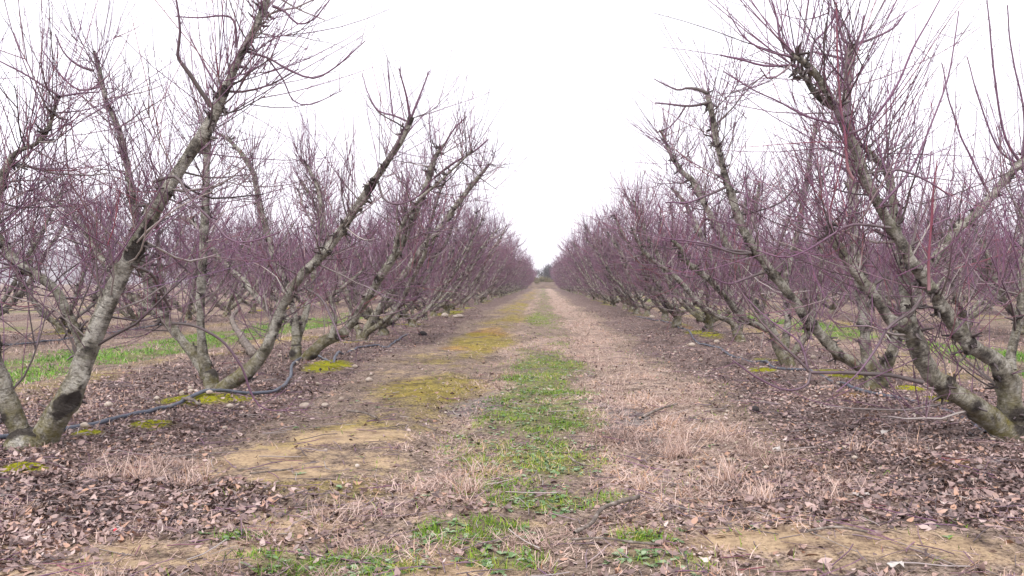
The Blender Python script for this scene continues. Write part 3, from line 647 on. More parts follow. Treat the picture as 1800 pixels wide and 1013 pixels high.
# --- right row
hero('large pale bare peach tree at right edge, limbs leaning over the litter', (1790, 785),
     [(1795, 792, 100), (1788, 768, 88), (1782, 745, 66)],
     [dict(p=[(1783, 778, 74), (1745, 738, 64), (1702, 706, 54), (1660, 681, 50), (1638, 662, 47), (1624, 638, 46), (1612, 608, 46), (1600, 582, 42), (1566, 561, 32), (1542, 526, 28), (1518, 496, 27), (1498, 470, 26), (1480, 443, 26), (1465, 419, 26), (1453, 398, 24)], d1=-0.35,
           scars=[(1462, 405, 14, .97), (1650, 672, 8, .3)]),
      dict(p=[(1606, 600, 36), (1600, 560, 32), (1593, 535, 30), (1589, 500, 28), (1588, 460, 27), (1583, 430, 25), (1576, 398, 23), (1571, 363, 22), (1567, 333, 22), (1560, 298, 24)], d0=-.2, d1=0.2),
      dict(p=[(1788, 775, 72), (1776, 715, 56), (1768, 665, 53), (1748, 634, 46), (1720, 617, 41), (1700, 600, 38), (1680, 575, 36), (1660, 545, 35), (1640, 510, 33), (1620, 482, 33), (1600, 455, 32), (1588, 430, 29), (1570, 405, 28), (1550, 370, 27), (1530, 335, 26), (1516, 300, 26), (1505, 265, 25), (1490, 235, 24), (1478, 205, 23), (1465, 180, 22), (1450, 155, 21), (1430, 125, 20), (1408, 106, 16), (1390, 95, 10)], d1=-0.5,
           scars=[(1600, 462, 13, .5), (1528, 350, 12, .68), (1550, 375, 10, .62), (1472, 190, 12, .87), (1430, 120, 12, .95)], lump=.55),
      dict(p=[(1776, 650, 30), (1776, 627, 26), (1782, 598, 24), (1791, 559, 22), (1797, 518, 22), (1805, 450, 20), (1820, 380, 16)], d0=.05, d1=.3),
      dict(p=[(1562, 300, 20), (1545, 285, 17), (1530, 270, 14), (1516, 255, 10)], d0=.2, d1=.1),
      dict(p=[(1466, 190, 18), (1448, 178, 18), (1430, 160, 17), (1418, 140, 14), (1400, 120, 9)], d0=-.42, d1=-.3)],
     [dict(p=[(1622, 671, 13), (1580, 661, 11), (1530, 657, 11), (1480, 655, 10), (1424, 655, 9)], d0=-.25, d1=-.3, t0=.0, t1=.25, r=.2),
      dict(p=[(1424, 655, 8), (1420, 675, 7), (1400, 685, 6), (1370, 683, 5), (1340, 670, 4.5), (1310, 650, 4), (1288, 633, 3)], d0=-.3, d1=-.5, t0=.15, t1=.7),
      dict(p=[(1424, 655, 8), (1395, 622, 7), (1352, 582, 6), (1318, 540, 5), (1288, 492, 3.5)], d0=-.3, d1=-.3, t0=.3, t1=1, r=.1), dict(p=[(1420, 650, 6), (1408, 605, 5), (1370, 575, 4), (1330, 545, 3), (1300, 515, 2)], d0=-.3, d1=.0, t0=.3, t1=1),
      dict(p=[(1620, 521, 11), (1605, 545, 10), (1580, 560, 9), (1558, 580, 8), (1545, 605, 7), (1525, 635, 6), (1505, 660, 4), (1470, 690, 3)], d0=-.3, d1=-.6, t0=.0, t1=.6),
      dict(p=[(1632, 512, 9), (1632, 465, 7), (1636, 400, 6), (1640, 340, 5), (1648, 282, 3)], d0=-.45, d1=-.55, t0=.4, t1=1, r=.95),
      dict(p=[(1502, 318, 9), (1491, 296, 8), (1486, 237, 7), (1478, 190, 6), (1472, 133, 5), (1471, 44, 4), (1469, 5, 2.5)], d0=-.55, d1=-.6, t0=.4, t1=1, r=.95),
      dict(p=[(1488, 237, 8), (1520, 225, 7), (1550, 190, 6), (1580, 145, 6), (1605, 85, 5), (1630, 40, 4), (1652, 0, 3)], d0=-.48, d1=-.5, t0=.3, t1=1, r=.3),
      dict(p=[(1392, 97, 8), (1372, 70, 6), (1366, 35, 5), (1352, -10, 3)], d0=-.5, d1=-.5, t0=.3), dict(p=[(1392, 100, 7), (1350, 90, 5), (1310, 70, 4), (1282, 25, 2.5)], d0=-.5, d1=-.5, t0=.4),
      dict(p=[(1398, 115, 7), (1345, 115, 6), (1300, 105, 5), (1265, 97, 4)], d0=-.5, d1=-.6, t0=.4), dict(p=[(1468, 218, 6), (1420, 205, 5), (1360, 175, 4), (1310, 150, 3.5), (1272, 127, 2.5)], d0=-.5, d1=-.6, t0=.6),
      dict(p=[(1425, 125, 7), (1428, 80, 6), (1455, 50, 5), (1472, 20, 4)], d0=-.5, d1=-.4, t0=.3), dict(p=[(1545, 365, 8), (1600, 300, 6), (1640, 210, 5), (1670, 120, 4), (1685, 20, 3)], d0=-.5, d1=-.3, t0=.5),
      dict(p=[(1566, 400, 8), (1500, 395, 7), (1460, 415, 6), (1420, 440, 5), (1380, 455, 4), (1330, 440, 3)], d0=-.48, d1=-.7, t0=.1, t1=.8), dict(p=[(1525, 305, 6), (1580, 300, 6), (1625, 315, 5), (1670, 345, 4)], d0=-.5, d1=-.6, t0=.05, t1=.6)],
     seed=21, dens=1.0, buds=True, sides=18)
hero('second bare peach tree of right row, tall limb with crooked top arms', (1545, 693),
     [(1543, 698, 56), (1538, 672, 48), (1532, 648, 36)],
     [dict(p=[(1530, 655, 34), (1500, 638, 30), (1476, 624, 29), (1455, 605, 27), (1435, 580, 27), (1415, 555, 26), (1390, 520, 26), (1370, 495, 26), (1350, 470, 25), (1330, 440, 24), (1310, 410, 23), (1295, 375, 22), (1285, 340, 20), (1275, 310, 18), (1268, 280, 17), (1260, 250, 16), (1254, 215, 15), (1248, 185, 14), (1243, 163, 12)], d1=-0.5, lump=.5, scars=[(1452, 610, 10, .2), (1252, 210, 8, .9), (1245, 170, 9, 1)]),
      dict(p=[(1530, 650, 32), (1521, 610, 24), (1518, 570, 22), (1512, 520, 21), (1507, 460, 20), (1502, 400, 20), (1498, 330, 19), (1495, 260, 18), (1490, 200, 17), (1490, 150, 16), (1493, 110, 15), (1497, 78, 15)], d1=0.1, lump=.45, w=1.25, scars=[(1497, 80, 11, 1)]),
      dict(p=[(1550, 680, 38), (1562, 640, 28), (1580, 590, 26), (1602, 535, 25), (1622, 487, 25), (1640, 458, 25), (1660, 428, 25), (1681, 402, 25), (1711, 381, 24), (1740, 348, 22), (1764, 318, 20), (1794, 286, 18), (1830, 245, 14)], d0=.1, d1=.9, lump=.4),
      dict(p=[(1548, 660, 28), (1566, 618, 24), (1576, 590, 20), (1583, 575, 16)], d0=-.1, d1=-.3)],
     [dict(p=[(1794, 287, 7), (1765, 235, 6), (1748, 130, 5), (1735, 0, 3)], d0=.85, d1=.7, t0=.4, t1=1), dict(p=[(1742, 346, 7), (1705, 275, 5), (1672, 190, 4), (1655, 110, 2.5)], d0=.75, d1=.6, t0=.4, t1=1), dict(p=[(1798, 280, 7), (1800, 200, 5), (1778, 90, 4), (1770, 10, 3)], d0=.85, d1=.7, t0=.4, t1=1), dict(p=[(1795, 290, 7), (1755, 262, 5), (1722, 180, 4), (1700, 100, 2.5)], d0=.85, d1=.9, t0=.4, t1=1),
      dict(p=[(1244, 165, 10), (1225, 157, 9), (1205, 155, 6), (1190, 158, 5), (1150, 138, 2.5)], d0=-.5, d1=-.5, t0=.0, t1=.5), dict(p=[(1248, 180, 9), (1225, 186, 7), (1200, 186, 6), (1152, 181, 4)], d0=-.5, d1=-.6, t0=.1, t1=.5),
      dict(p=[(1205, 187, 5), (1190, 210, 4), (1165, 235, 2.5)], d0=-.5, d1=-.5, t0=.3), dict(p=[(1497, 80, 9), (1482, 70, 8), (1475, 45, 7), (1470, 15, 4)], d0=.1, d1=.1, t0=.1), dict(p=[(1503, 78, 8), (1512, 60, 6), (1518, 28, 5)], d0=.1, d1=.1, t0=.3),
      dict(p=[(1505, 78, 8), (1540, 65, 6), (1570, 50, 5), (1590, 25, 3.5)], d0=.1, d1=.0, t0=.3), dict(p=[(1490, 105, 7), (1465, 100, 6), (1440, 95, 5), (1425, 92, 3)], d0=.1, d1=.1, t0=.1),
      dict(p=[(1275, 330, 8), (1240, 345, 6), (1205, 358, 5), (1170, 355, 3)], d0=-.4, d1=-.7, t0=.1), dict(p=[(1340, 480, 9), (1310, 490, 7), (1280, 500, 5), (1250, 490, 3)], d0=-.3, d1=-.6, t0=.05), dict(p=[(1320, 445, 8), (1290, 445, 6), (1235, 428, 5), (1165, 418, 3)], d0=-.3, d1=-.5, t0=.0, t1=.7)],
     seed=22, dens=1.15, buds=True, sides=14)
hero('third bare peach tree of right row, mossy trunk leaning left by the pipe', (1386, 646),
     [(1388, 648, 36), (1377, 625, 32), (1366, 606, 26)],
     [dict(p=[(1368, 612, 26), (1357, 582, 22), (1343, 577, 18), (1313, 563, 17), (1289, 540, 17), (1272, 519, 16), (1251, 495, 16), (1227, 477, 15), (1206, 459, 14), (1198, 439, 12), (1180, 420, 8)], d1=-0.6),
      dict(p=[(1370, 615, 24), (1350, 570, 21), (1330, 540, 20), (1310, 505, 19), (1298, 480, 18), (1289, 451, 18), (1272, 421, 18), (1254, 388, 17), (1233, 350, 16), (1218, 319, 16), (1198, 301, 13), (1177, 266, 11), (1162, 230, 7)], d0=.05, d1=.4, lump=.5),
      dict(p=[(1378, 622, 24), (1385, 560, 19), (1381, 505, 17), (1387, 462, 16), (1402, 409, 15), (1411, 360, 14), (1420, 313, 13), (1426, 266, 12), (1436, 215, 10)], d0=.1, d1=.8),
      dict(p=[(1390, 630, 22), (1410, 600, 17), (1424, 575, 15), (1440, 500, 14), (1444, 430, 12), (1440, 370, 10), (1445, 310, 8)], d0=.1, d1=-.2)],
     [dict(p=[(1320, 445, 8), (1270, 437, 6), (1220, 430, 5), (1170, 422, 3)], d0=-.2, d1=-.6, t0=.0, t1=.6)],
     seed=23, dens=1.1, thick=1.1, buds=True, sides=12)
hero('fourth bare peach tree of right row, low forked trunk by yellow moss', (1303, 606),
     [(1304, 608, 30), (1298, 590, 26), (1292, 575, 20)],
     [dict(p=[(1294, 582, 20), (1285, 566, 17), (1262, 556, 15), (1230, 535, 15), (1205, 505, 14), (1180, 480, 13), (1150, 460, 12), (1127, 436, 9), (1110, 400, 6)], d1=-0.8),
      dict(p=[(1298, 592, 20), (1290, 540, 16), (1262, 480, 15), (1245, 440, 14), (1225, 400, 13), (1205, 360, 11), (1180, 330, 8)], d1=.5),
      dict(p=[(1298, 590, 20), (1305, 540, 16), (1312, 480, 14), (1318, 420, 12), (1330, 360, 10), (1335, 320, 7)], d1=.6)],
     seed=24, dens=1.0, thick=1.15, sides=10)

# ------------------------------------------------------------------ row trees: eight grown kinds, copied
def grown(seed, detail=True, dens=1.0, thick=1.2):
    rng = np.random.RandomState(seed)
    ht = rng.uniform(0.22, 0.42)
    tp = np.array([[0, 0, -0.15], [0, 0, 0.05], [rng.normal() * 0.02, rng.normal() * 0.02, ht * 0.6], [rng.normal() * 0.03, rng.normal() * 0.03, ht + 0.04]])
    tr = np.array([0.15, 0.105, 0.078, 0.06]) * rng.uniform(0.9, 1.15)
    trunk, *_ = limb_mesh('trunk', tp, tr, rng, 10, 0.05, lump=0.3)
    limbs, polys = [], []
    n = rng.choice([4, 5, 5]); a0 = rng.uniform(-0.35, 0.35)
    for i in range(n):
        az = a0 + i * 2 * np.pi / n + rng.normal() * 0.2
        # the vase opens widest across the row (x)
        az = math.atan2(math.sin(az) * 0.72, math.cos(az) * 1.15)
        L = rng.uniform(2.5, 3.3); lean0 = rng.uniform(0.95, 1.2); lean1 = rng.uniform(0.30, 0.55) + 0.12 * abs(math.cos(az))
        p = np.array([math.cos(az) * 0.03, math.sin(az) * 0.03, ht * 0.75]); P = [p]; K = 9
        for k in range(1, K):
            f = k / (K - 1); le = lean0 + (lean1 - lean0) * min(1, f * 2.2); azk = az + 0.25 * math.sin(k * 1.3 + i) * 0.5 + rng.normal() * 0.09
            le += rng.normal() * 0.07
            P.append(P[-1] + np.array([math.cos(azk) * math.sin(le), math.sin(azk) * math.sin(le), math.cos(le)]) * L / (K - 1))
        P = np.array(P); R = np.linspace(0.050, 0.019, K) * rng.uniform(0.9, 1.1); R[0] *= 1.15
        me, Pc, Rc, Tc, kn = limb_mesh('limb', P, R, rng, 8 if detail else 6, 0.07 if detail else 0.12, lump=0.4)
        limbs.append(me); polys.append((Pc, Rc, Tc, kn))
        if rng.rand() < 0.75:      # fork
            k = rng.randint(2, 5); s = rng.choice([-1, 1]); Pf = [P[k]]; L2 = rng.uniform(1.1, 1.8)
            for j in range(1, 6):
                le = 0.55 - 0.05 * j + rng.normal() * 0.08; azk = az + s * rng.uniform(0.7, 1.1)
                Pf.append(Pf[-1] + np.array([math.cos(azk) * math.sin(le), math.sin(azk) * math.sin(le), math.cos(le)]) * L2 / 5)
            me, Pc, Rc, Tc, kn = limb_mesh('limb', np.array(Pf), np.linspace(0.032, 0.014, 6), rng, 7 if detail else 5, 0.07 if detail else 0.12, lump=0.4)
            limbs.append(me); polys.append((Pc, Rc, Tc, kn))
    tw = crown(polys, rng, dens, thick, False, detail)
    return dict(trunk=trunk, limbs=limbs, crown=tw.mesh('crown'))
KINDS = [grown(101 + i, True, 0.78, 1.2) for i in range(6)]
FAR = [grown(201 + i, False, 0.80, 1.6) for i in range(4)]
def merge(kind, name, wood=None):
    V, Q, T3, A, mi = [], [], [], {k: [] for k in ('bark', 'knot', 'moss', 'tip', 'rnd')}, []
    n = 0; qm, tm = [], []
    for me, m in [(kind['trunk'], 0)] + [(l, 0) for l in kind['limbs']] + [(kind['crown'], 1)]:
        nv = len(me.vertices); v = np.empty(nv * 3, np.float32); me.vertices.foreach_get('co', v); V.append(v.reshape(-1, 3))
        li = np.empty(len(me.loops), np.int32); me.loops.foreach_get('vertex_index', li)
        ls = np.empty(len(me.polygons), np.int32); me.polygons.foreach_get('loop_start', ls)
        lt = np.diff(np.append(ls, len(li)))
        q = ls[lt == 4]; t3 = ls[lt == 3]
        if len(q): Q.append(li[q[:, None] + np.arange(4)] + n); qm.append(np.full(len(q), m))
        if len(t3): T3.append(li[t3[:, None] + np.arange(3)] + n); tm.append(np.full(len(t3), m))
        for k in A:
            if k in me.attributes:
                dim = 3 if k == 'bark' else 1; a = np.empty(nv * dim, np.float32)
                me.attributes[k].data.foreach_get('vector' if dim == 3 else 'value', a); A[k].append(a.reshape(-1, 3) if dim == 3 else a)
            else: A[k].append(np.zeros((nv, 3) if k == 'bark' else nv, np.float32))
        n += nv
    return build_mesh(name, np.vstack(V), np.vstack(Q), np.vstack(T3) if T3 else None, {k: np.concatenate(a) for k, a in A.items()}, [BARK, wood or TWIG], matidx=np.concatenate(qm + tm))
FARM = [merge(f, 'peach_tree') for f in FAR]
ORD = ['', 'first', 'second', 'third', 'fourth', 'fifth', 'sixth', 'seventh', 'eighth', 'ninth', 'tenth', 'eleventh', 'twelfth']
SP = 2.97
spots = []     # (x, y, row, index)
rr = np.random.RandomState(5)
def add_row(x, y0, y1, row, i0, gap=None):
    y = y0; i = i0
    while y < y1:
        if not (gap and gap(y)): spots.append((x + rr.normal() * 0.08, y + rr.normal() * 0.12, row, i))
        y += SP; i += 1
add_row(-ROW, 17.4, 164, -1, 5); add_row(ROW, 17.6, 164, 1, 5)
add_row(-ROW - PITCHX, 14.6, 164, -2, 1); add_row(ROW + PITCHX, 15.0, 164, 2, 1)
add_row(-ROW - 2 * PITCHX, 40.0, 164, -3, 1); add_row(ROW + 2 * PITCHX, 24.0, 150, 3, 1)
add_row(-ROW - 3 * PITCHX, 62.0, 150, -4, 1); add_row(ROW + 3 * PITCHX, 33.0, 140, 4, 1); add_row(ROW + 4 * PITCHX, 42.0, 130, 5, 1); add_row(ROW + 5 * PITCHX, 51.0, 120, 6, 1); add_row(ROW + 6 * PITCHX, 60.0, 120, 7, 1)
spots.sort(key=lambda s: math.hypot(s[0], s[1]) + (12 if abs(s[2]) > 2 else 0))
near_s, far_s = spots[:290], spots[290:]
ROWN = {-1: 'row left of path', 1: 'row right of path', -2: 'second row left of path', 2: 'second row right of path', -3: 'third row left of path', 3: 'third row right of path',
        -4: 'fourth row left of path', 4: 'fourth row right of path', 5: 'fifth row right of path', 6: 'sixth row right of path', 7: 'seventh row right of path'}
for j, (x, y, row, i) in enumerate(near_s):
    rz = (0 if rr.rand() < 0.5 else math.pi) + rr.normal() * 0.22; sc = rr.uniform(0.94, 1.12)
    z = float(height(x, y))
    if abs(row) <= 2 and i <= (12 if abs(row) == 1 else 8):
        lab = f'{ORD[i]} bare peach tree from the front in the {ROWN[row]}'; grp = TREE_G
    elif abs(row) == 1:
        lab = f'small distant bare peach tree past the twelfth in the {ROWN[row]}'; grp = f'distant trees, {ROWN[row]}'
    elif abs(row) == 2:
        lab = f'bare peach tree beyond the eighth in the {ROWN[row]}'; grp = f'distant trees, {ROWN[row]}'
    else:
        lab = f'bare peach tree seen through nearer trees, {ROWN[row]}'; grp = f'trees of the {ROWN[row]}'
    if math.hypot(x, y) < 42:
        k = KINDS[rr.randint(len(KINDS))]
        t = empty('peach_tree', (x, y, z), rz, sc); tag(t, lab, 'tree', grp)
        link('trunk', k['trunk'], t)
        for l in k['limbs']: link('limb', l, t)
        link('crown', k['crown'], t)
    else:
        o = link('peach_tree', FARM[rr.randint(len(FARM))]); o.location = (x, y, z); o.rotation_euler = (0, 0, rz); o.scale = (sc,) * 3
        tag(o, lab, 'tree', grp)
# the rest of the orchard, one mass far off
def instancer(name, pts, protos, seed):
    """points mesh + geometry nodes: instance prototype meshes on points"""
    me = bpy.data.meshes.new(name); me.from_pydata([tuple(p) for p in pts], [], [])
    o = link(name, me)
    ng = bpy.data.node_groups.new(name, 'GeometryNodeTree')
    ng.interface.new_socket('Geometry', in_out='INPUT', socket_type='NodeSocketGeometry')
    ng.interface.new_socket('Geometry', in_out='OUTPUT', socket_type='NodeSocketGeometry')
    gi = ng.nodes.new('NodeGroupInput'); go = ng.nodes.new('NodeGroupOutput')
    gti = ng.nodes.new('GeometryNodeGeometryToInstance')
    for pm in protos:
        po = bpy.data.objects.new(name + '_source', pm)
        oi = ng.nodes.new('GeometryNodeObjectInfo'); oi.inputs['Object'].default_value = po; oi.inputs['As Instance'].default_value = True
        ng.links.new(oi.outputs['Geometry'], gti.inputs[0])
    iop = ng.nodes.new('GeometryNodeInstanceOnPoints'); iop.inputs['Pick Instance'].default_value = True
    rv = ng.nodes.new('FunctionNodeRandomValue'); rv.data_type = 'FLOAT_VECTOR'
    rv.inputs[0].default_value = (0, 0, -0.3); rv.inputs[1].default_value = (0, 0, 0.3 + math.pi)
    rv.inputs['Seed'].default_value = seed
    ng.links.new(gi.outputs[0], iop.inputs['Points'])
    ng.links.new(rv.outputs[0], iop.inputs['Rotation'])
    if len(protos) == 1:
        iop.inputs['Pick Instance'].default_value = False
        ng.links.new(ng.nodes['Object Info'].outputs['Geometry'], iop.inputs['Instance'])
    else:
        ng.links.new(gti.outputs[0], iop.inputs['Instance'])
    ng.links.new(iop.outputs[0], go.inputs[0])
    md = o.modifiers.new('scatter', 'NODES'); md.node_group = ng
    return o
if far_s:
    o = instancer('distant_peach_trees', [(x, y, 0) for x, y, _, _ in far_s], FARM, 3)
    tag(o, 'mass of far purple bare peach trees at the end of the orchard', 'trees', kind='stuff')

# ------------------------------------------------------------------ far end: bank, far trees, hills
def strip(name, xs, prof, mat, seed):
    V = []; K = len(prof)
    for x in xs:
        for (dy, z) in prof:
            V.append((x, dy + 3 * (fbm(x * 0.03 + seed, dy * 0.05, 3) - .5), z * (0.6 + 0.8 * fbm(x * 0.08 + seed, dy * 0.1, 3))))
    id_ = np.arange(len(V)).reshape(len(xs), K)
    q = np.stack([id_[:-1, :-1], id_[1:, :-1], id_[1:, 1:], id_[:-1, 1:]], -1).reshape(-1, 4)
    return build_mesh(name, np.array(V), q, mats=[mat])
tag(link('earth_bank', strip('earth_bank', np.arange(-60, 80, 1.0), [(170, -0.3), (172, 0.5), (175, 0.9), (179, 1.2), (184, 1.3), (196, 1.2), (205, -0.3)], BANKM, 2)), kind='structure')
FARWOOD = mat_rnd('grey_far_wood', [(0.0, (0.07, 0.07, 0.08)), (1.0, (0.17, 0.165, 0.175))], 0.8)
SCRUB = mat_rnd('scrub_stems', [(0.0, (0.12, 0.09, 0.06)), (0.6, (0.24, 0.19, 0.11)), (1.0, (0.20, 0.22, 0.09))], 0.8)
def bushy(seed, n, L0, lean, dens, thick, name, wood):
    rng = np.random.RandomState(seed); polys = []
    for i in range(n):
        az = rng.rand() * 6.28; P = [np.array([0, 0, -0.1])]; le = lean * rng.uniform(.3, 1.1); L = L0 * rng.uniform(.7, 1.1)
        for k in range(6):
            le2 = le * (0.5 + 0.15 * k) + rng.normal() * .08
            P.append(P[-1] + np.array([math.cos(az) * math.sin(le2), math.sin(az) * math.sin(le2), math.cos(le2)]) * L / 6)
        me, Pc, Rc, Tc, kn = limb_mesh('limb', np.array(P), np.linspace(.07, .025, 7), rng, 5, 0.25, lump=.1)
        polys.append((me, (Pc, Rc, Tc, kn)))
    tw = crown([p[1] for p in polys], rng, dens, thick, False, False)
    return merge(dict(trunk=polys[0][0], limbs=[p[0] for p in polys[1:]], crown=tw.mesh('crown')), name, wood)
bigk = [bushy(61, 9, 3.0, 0.75, 1.3, 4.0, 'bare_tree', FARWOOD), bushy(62, 9, 3.0, 0.7, 1.3, 4.0, 'bare_tree', FARWOOD)]
for j, (x, y, s, lab) in enumerate([(0.8, 224, 1.75, 'tall grey bare tree closing the far end of grass path'), (-4.2, 232, 1.35, 'grey bare tree just left of the tall one at path end'), (5.5, 230, 1.3, 'low grey bare tree just right of the tall one at path end'), (2.5, 240, 1.7, 'hazy bare tree right behind the tall one at path end'), (-8.5, 242, 1.3, 'leftmost small bare tree at the far path end')]):
    o = link('bare_tree', bigk[j % 2]); o.location = (x, y, 0); o.rotation_euler = (0, 0, j * 1.3); o.scale = (s, s, s)
    tag(o, lab, 'tree', 'bare trees beyond the orchard')
bk = bushy(63, 8, 1.0, 1.0, 3.0, 4.0, 'scrub_bush', SCRUB)
for j in range(24):
    o = link('scrub_bush', bk); o.location = (-12 + (j % 14) * 1.6 + rr.normal() * .3 + (3 if j > 13 else 0), (178 if j < 14 else 194) + rr.normal() * 1.5, 0.7); o.rotation_euler = (0, 0, j * 1.1); sx = rr.uniform(.6, .9) * (1 if j < 14 else 1.4); o.scale = (sx, sx, sx * (.8 if j < 14 else 1.0))
    tag(o, 'low brown scrub bush on the bank closing the far path', 'bush', 'scrub bushes on the far bank')
hx = np.linspace(-1500, -150, 70); hy = np.linspace(1200, 1650, 24)
HX, HY = np.meshgrid(hx, hy, indexing='xy')
env = np.interp(HX, [-1500, -900, -650, -450, -250, -150], [60, 62, 56, 40, 16, 0]) * np.sin(np.clip((HY - 1200) / 450, 0, 1) * math.pi / 1.0) ** 0.8
HZ = env * (0.85 + 0.3 * fbm(HX * 0.006, HY * 0.006, 4)) + (fbm(HX * 0.05, HY * 0.05, 3) - .5) * 5 - 3
hi = np.arange(HX.size).reshape(HX.shape)
tag(link('hills', build_mesh('hills', np.stack([HX.ravel(), HY.ravel(), HZ.ravel()], 1), np.stack([hi[:-1, :-1], hi[:-1, 1:], hi[1:, 1:], hi[1:, :-1]], -1).reshape(-1, 4), mats=[HILLM])), kind='structure')

# ------------------------------------------------------------------ irrigation pipes
def pipe(pts, r, label, grp='irrigation pipes along the tree rows', dz=0.016):
    C = catmull(np.array(pts), 0.06)
    C[:, 2] = height(C[:, 0], C[:, 1]) + r * 0.9 + dz + C[:, 2]
    V, q = tubes(C[None], np.full((1, len(C)), r), 10)
    o = link('irrigation_pipe', build_mesh('irrigation_pipe', V, q, mats=[PIPE]))
    return tag(o, label, 'pipe', grp)
def gp(l):
    return [(*on_ground(a[0], a[1])[:2], a[2] if len(a) > 2 else 0.0) for a in l]
L = gp([(-60, 796), (0, 787), (50, 782), (100, 776), (160, 764), (220, 748), (270, 737), (330, 721), (380, 711), (450, 701), (490, 690), (510, 672), (514, 655), (530, 643), (555, 638), (572, 643, -.03), (585, 648, -.05), (590, 641, .02), (597, 632, .03), (605, 627, -.05), (618, 622, -.02), (640, 614, -.012), (665, 610, -.012), (680, 611, -.03), (695, 602, -.012), (712, 592, -.02), (720, 588, -.06)])
pipe(L, 0.0175, 'blue-grey plastic pipe curving along the ground under left tree row')
L = gp([(1760, 790, -.03), (1680, 745, -.02), (1620, 726, -.02), (1583, 717, .0), (1527, 703), (1483, 687, .01), (1465, 680, -.02), (1440, 668, -.02), (1420, 662), (1387, 657), (1357, 650), (1346, 641, .02), (1320, 637, -.02), (1288, 629), (1276, 624), (1266, 615), (1239, 609), (1221, 602), (1213, 592), (1205, 582), (1194, 580), (1180, 573), (1150, 567), (1120, 560)])
pipe(L, 0.018, 'grey plastic pipe winding through the litter under right tree row', dz=-0.004)
pipe([(-9.4 + 0.2 * math.sin(y * 0.5), y, 0.0) for y in np.arange(13, 23, 1.2)], 0.017, 'dark pipe lying along the second tree row on the left', dz=0.004)

# ------------------------------------------------------------------ stones
def ico(sub=2):
    import bmesh
    bm = bmesh.new(); bmesh.ops.create_icosphere(bm, subdivisions=sub, radius=1.0)
    v = np.array([x.co[:] for x in bm.verts]); f = np.array([[a.index for a in p.verts] for p in bm.faces]); bm.free(); return v, f
IV, IF = ico(2); IV1, IF1 = ico(1)
def stone(px, py, wpx, hpx, label, mat=STONE, name='stone', cat='stone', grp='pale stones on the ground', seed=0):
    d = ground_depth(px, py); p = gpos(px, py); rng = np.random.RandomState(seed + int(px * 7 + py))
    rx, rz = wpx * 0.56 * d / F, hpx * 0.68 * d / F
    f = 1 + 0.16 * sn3(IV * 1.0 + rng.rand(3) * 20, 2.2) + 0.04 * sn3(IV + 5, 7)
    V = IV * f[:, None] * np.array([rx, rx * rng.uniform(.6, .9), rz])
    o = link(name, build_mesh(name, V, tris=IF, mats=[mat])); o.location = (p[0], p[1], p[2] + rz * 0.5 + 0.012); o.rotation_euler = (0, 0, rng.rand() * 0.8 - .4)
    tag(o, label, cat, grp); return o
for a in [(536, 717, 20, 9, 'largest flat pale stone on the litter near the left pipe'), (571, 714, 12, 7, 'small round pale stone right of the largest flat stone'),
          (649, 668, 12, 7, 'rounded pinkish stone on dark litter left of the mossy track'), (191, 722, 14, 8, 'round tan stone between the first two left trees'),
          (136, 733, 9, 8, 'small white stone right of the scarred left trunk'), (148, 778, 15, 8, 'pale stone lying against the pipe near the scarred trunk'),
          (395, 755, 10, 5, 'small pale stone alone in litter below the left pipe'), (276, 717, 12, 6, 'tan stone just above the left pipe'),
          (336, 697, 10, 7, 'left stone of the cluster at the upright pole tree'), (345, 699, 10, 7, 'right stone of the cluster at the upright pole tree'), (334, 692, 9, 6, 'top stone of the cluster at the upright pole tree'),
          (320, 712, 9, 7, 'pale stone at the bend above pipe, left of the moss'), (805, 561, 20, 6, 'long pale stone far along the left row, beside a trunk'), (782, 562, 12, 7, 'orange-tinted stone left of the long far stone'),
          (1216, 609, 12, 6, 'orange pale stone left of the right pipe bend'), (1260, 607, 9, 5, 'white stone by yellow moss above the right pipe'), (1232, 635, 7, 4, 'tiny pale stone on dark litter below the right pipe'),
          (1146, 563, 9, 5, 'pale stone at the far start of the right pipe'), (624, 650, 8, 5, 'small stone right of the bright moss mound'), (1279, 733, 7, 5, 'small tan stone on the bare ground right of path'), (1430, 633, 9, 6, 'white stone beneath the low limb on the right'), (600, 702, 11, 6, 'pale stone at the edge of the mossy track'), (520, 650, 10, 5, 'pale stone at foot of the forked left tree'), (1252, 748, 7, 4, 'grey stone at the edge of right dry grass'), (628, 818, 8, 5, 'small white stone on the bare tan patch')]:
    stone(*a)
stone(1329, 731, 10, 9, 'small black clod on the bare ground right of path', DARKST, 'earth_clod', 'clod', None)
stone(743, 590, 14, 7, 'black clod in the litter under the left row', DARKST, 'earth_clod', 'clod', None)
stone(204, 936, 8, 7, 'tiny red round object on brown leaf litter at left', REDM, 'red_fruit', 'fruit', None)
def scrap(px, py, wpx, hpx, label):
    d = ground_depth(px, py); p = gpos(px, py); rng = np.random.RandomState(int(px)); n = 6
    u, v = np.meshgrid(np.linspace(-.5, .5, n), np.linspace(-.5, .5, n)); x = u * wpx * d / F * (1 + .3 * v); y = v * wpx * .7 * d / F + .2 * x
    z = (fbm(u * 3 + rng.rand() * 9, v * 3, 3) - .35) * hpx * 2.0 * d / F
    V = np.stack([x.ravel(), y.ravel(), z.ravel()], 1); id_ = np.arange(n * n).reshape(n, n)
    q = np.stack([id_[:-1, :-1], id_[:-1, 1:], id_[1:, 1:], id_[1:, :-1]], -1).reshape(-1, 4)
    V2 = np.vstack([V, V - [0, 0, .0015]]); q2 = np.vstack([q, q[:, ::-1] + n * n])
    o = link('pale_scrap', build_mesh('pale_scrap', V2, q2, mats=[PAPER])); o.location = (p[0], p[1], p[2] + .02)
    tag(o, label, 'scrap', 'pale scraps in the litter')
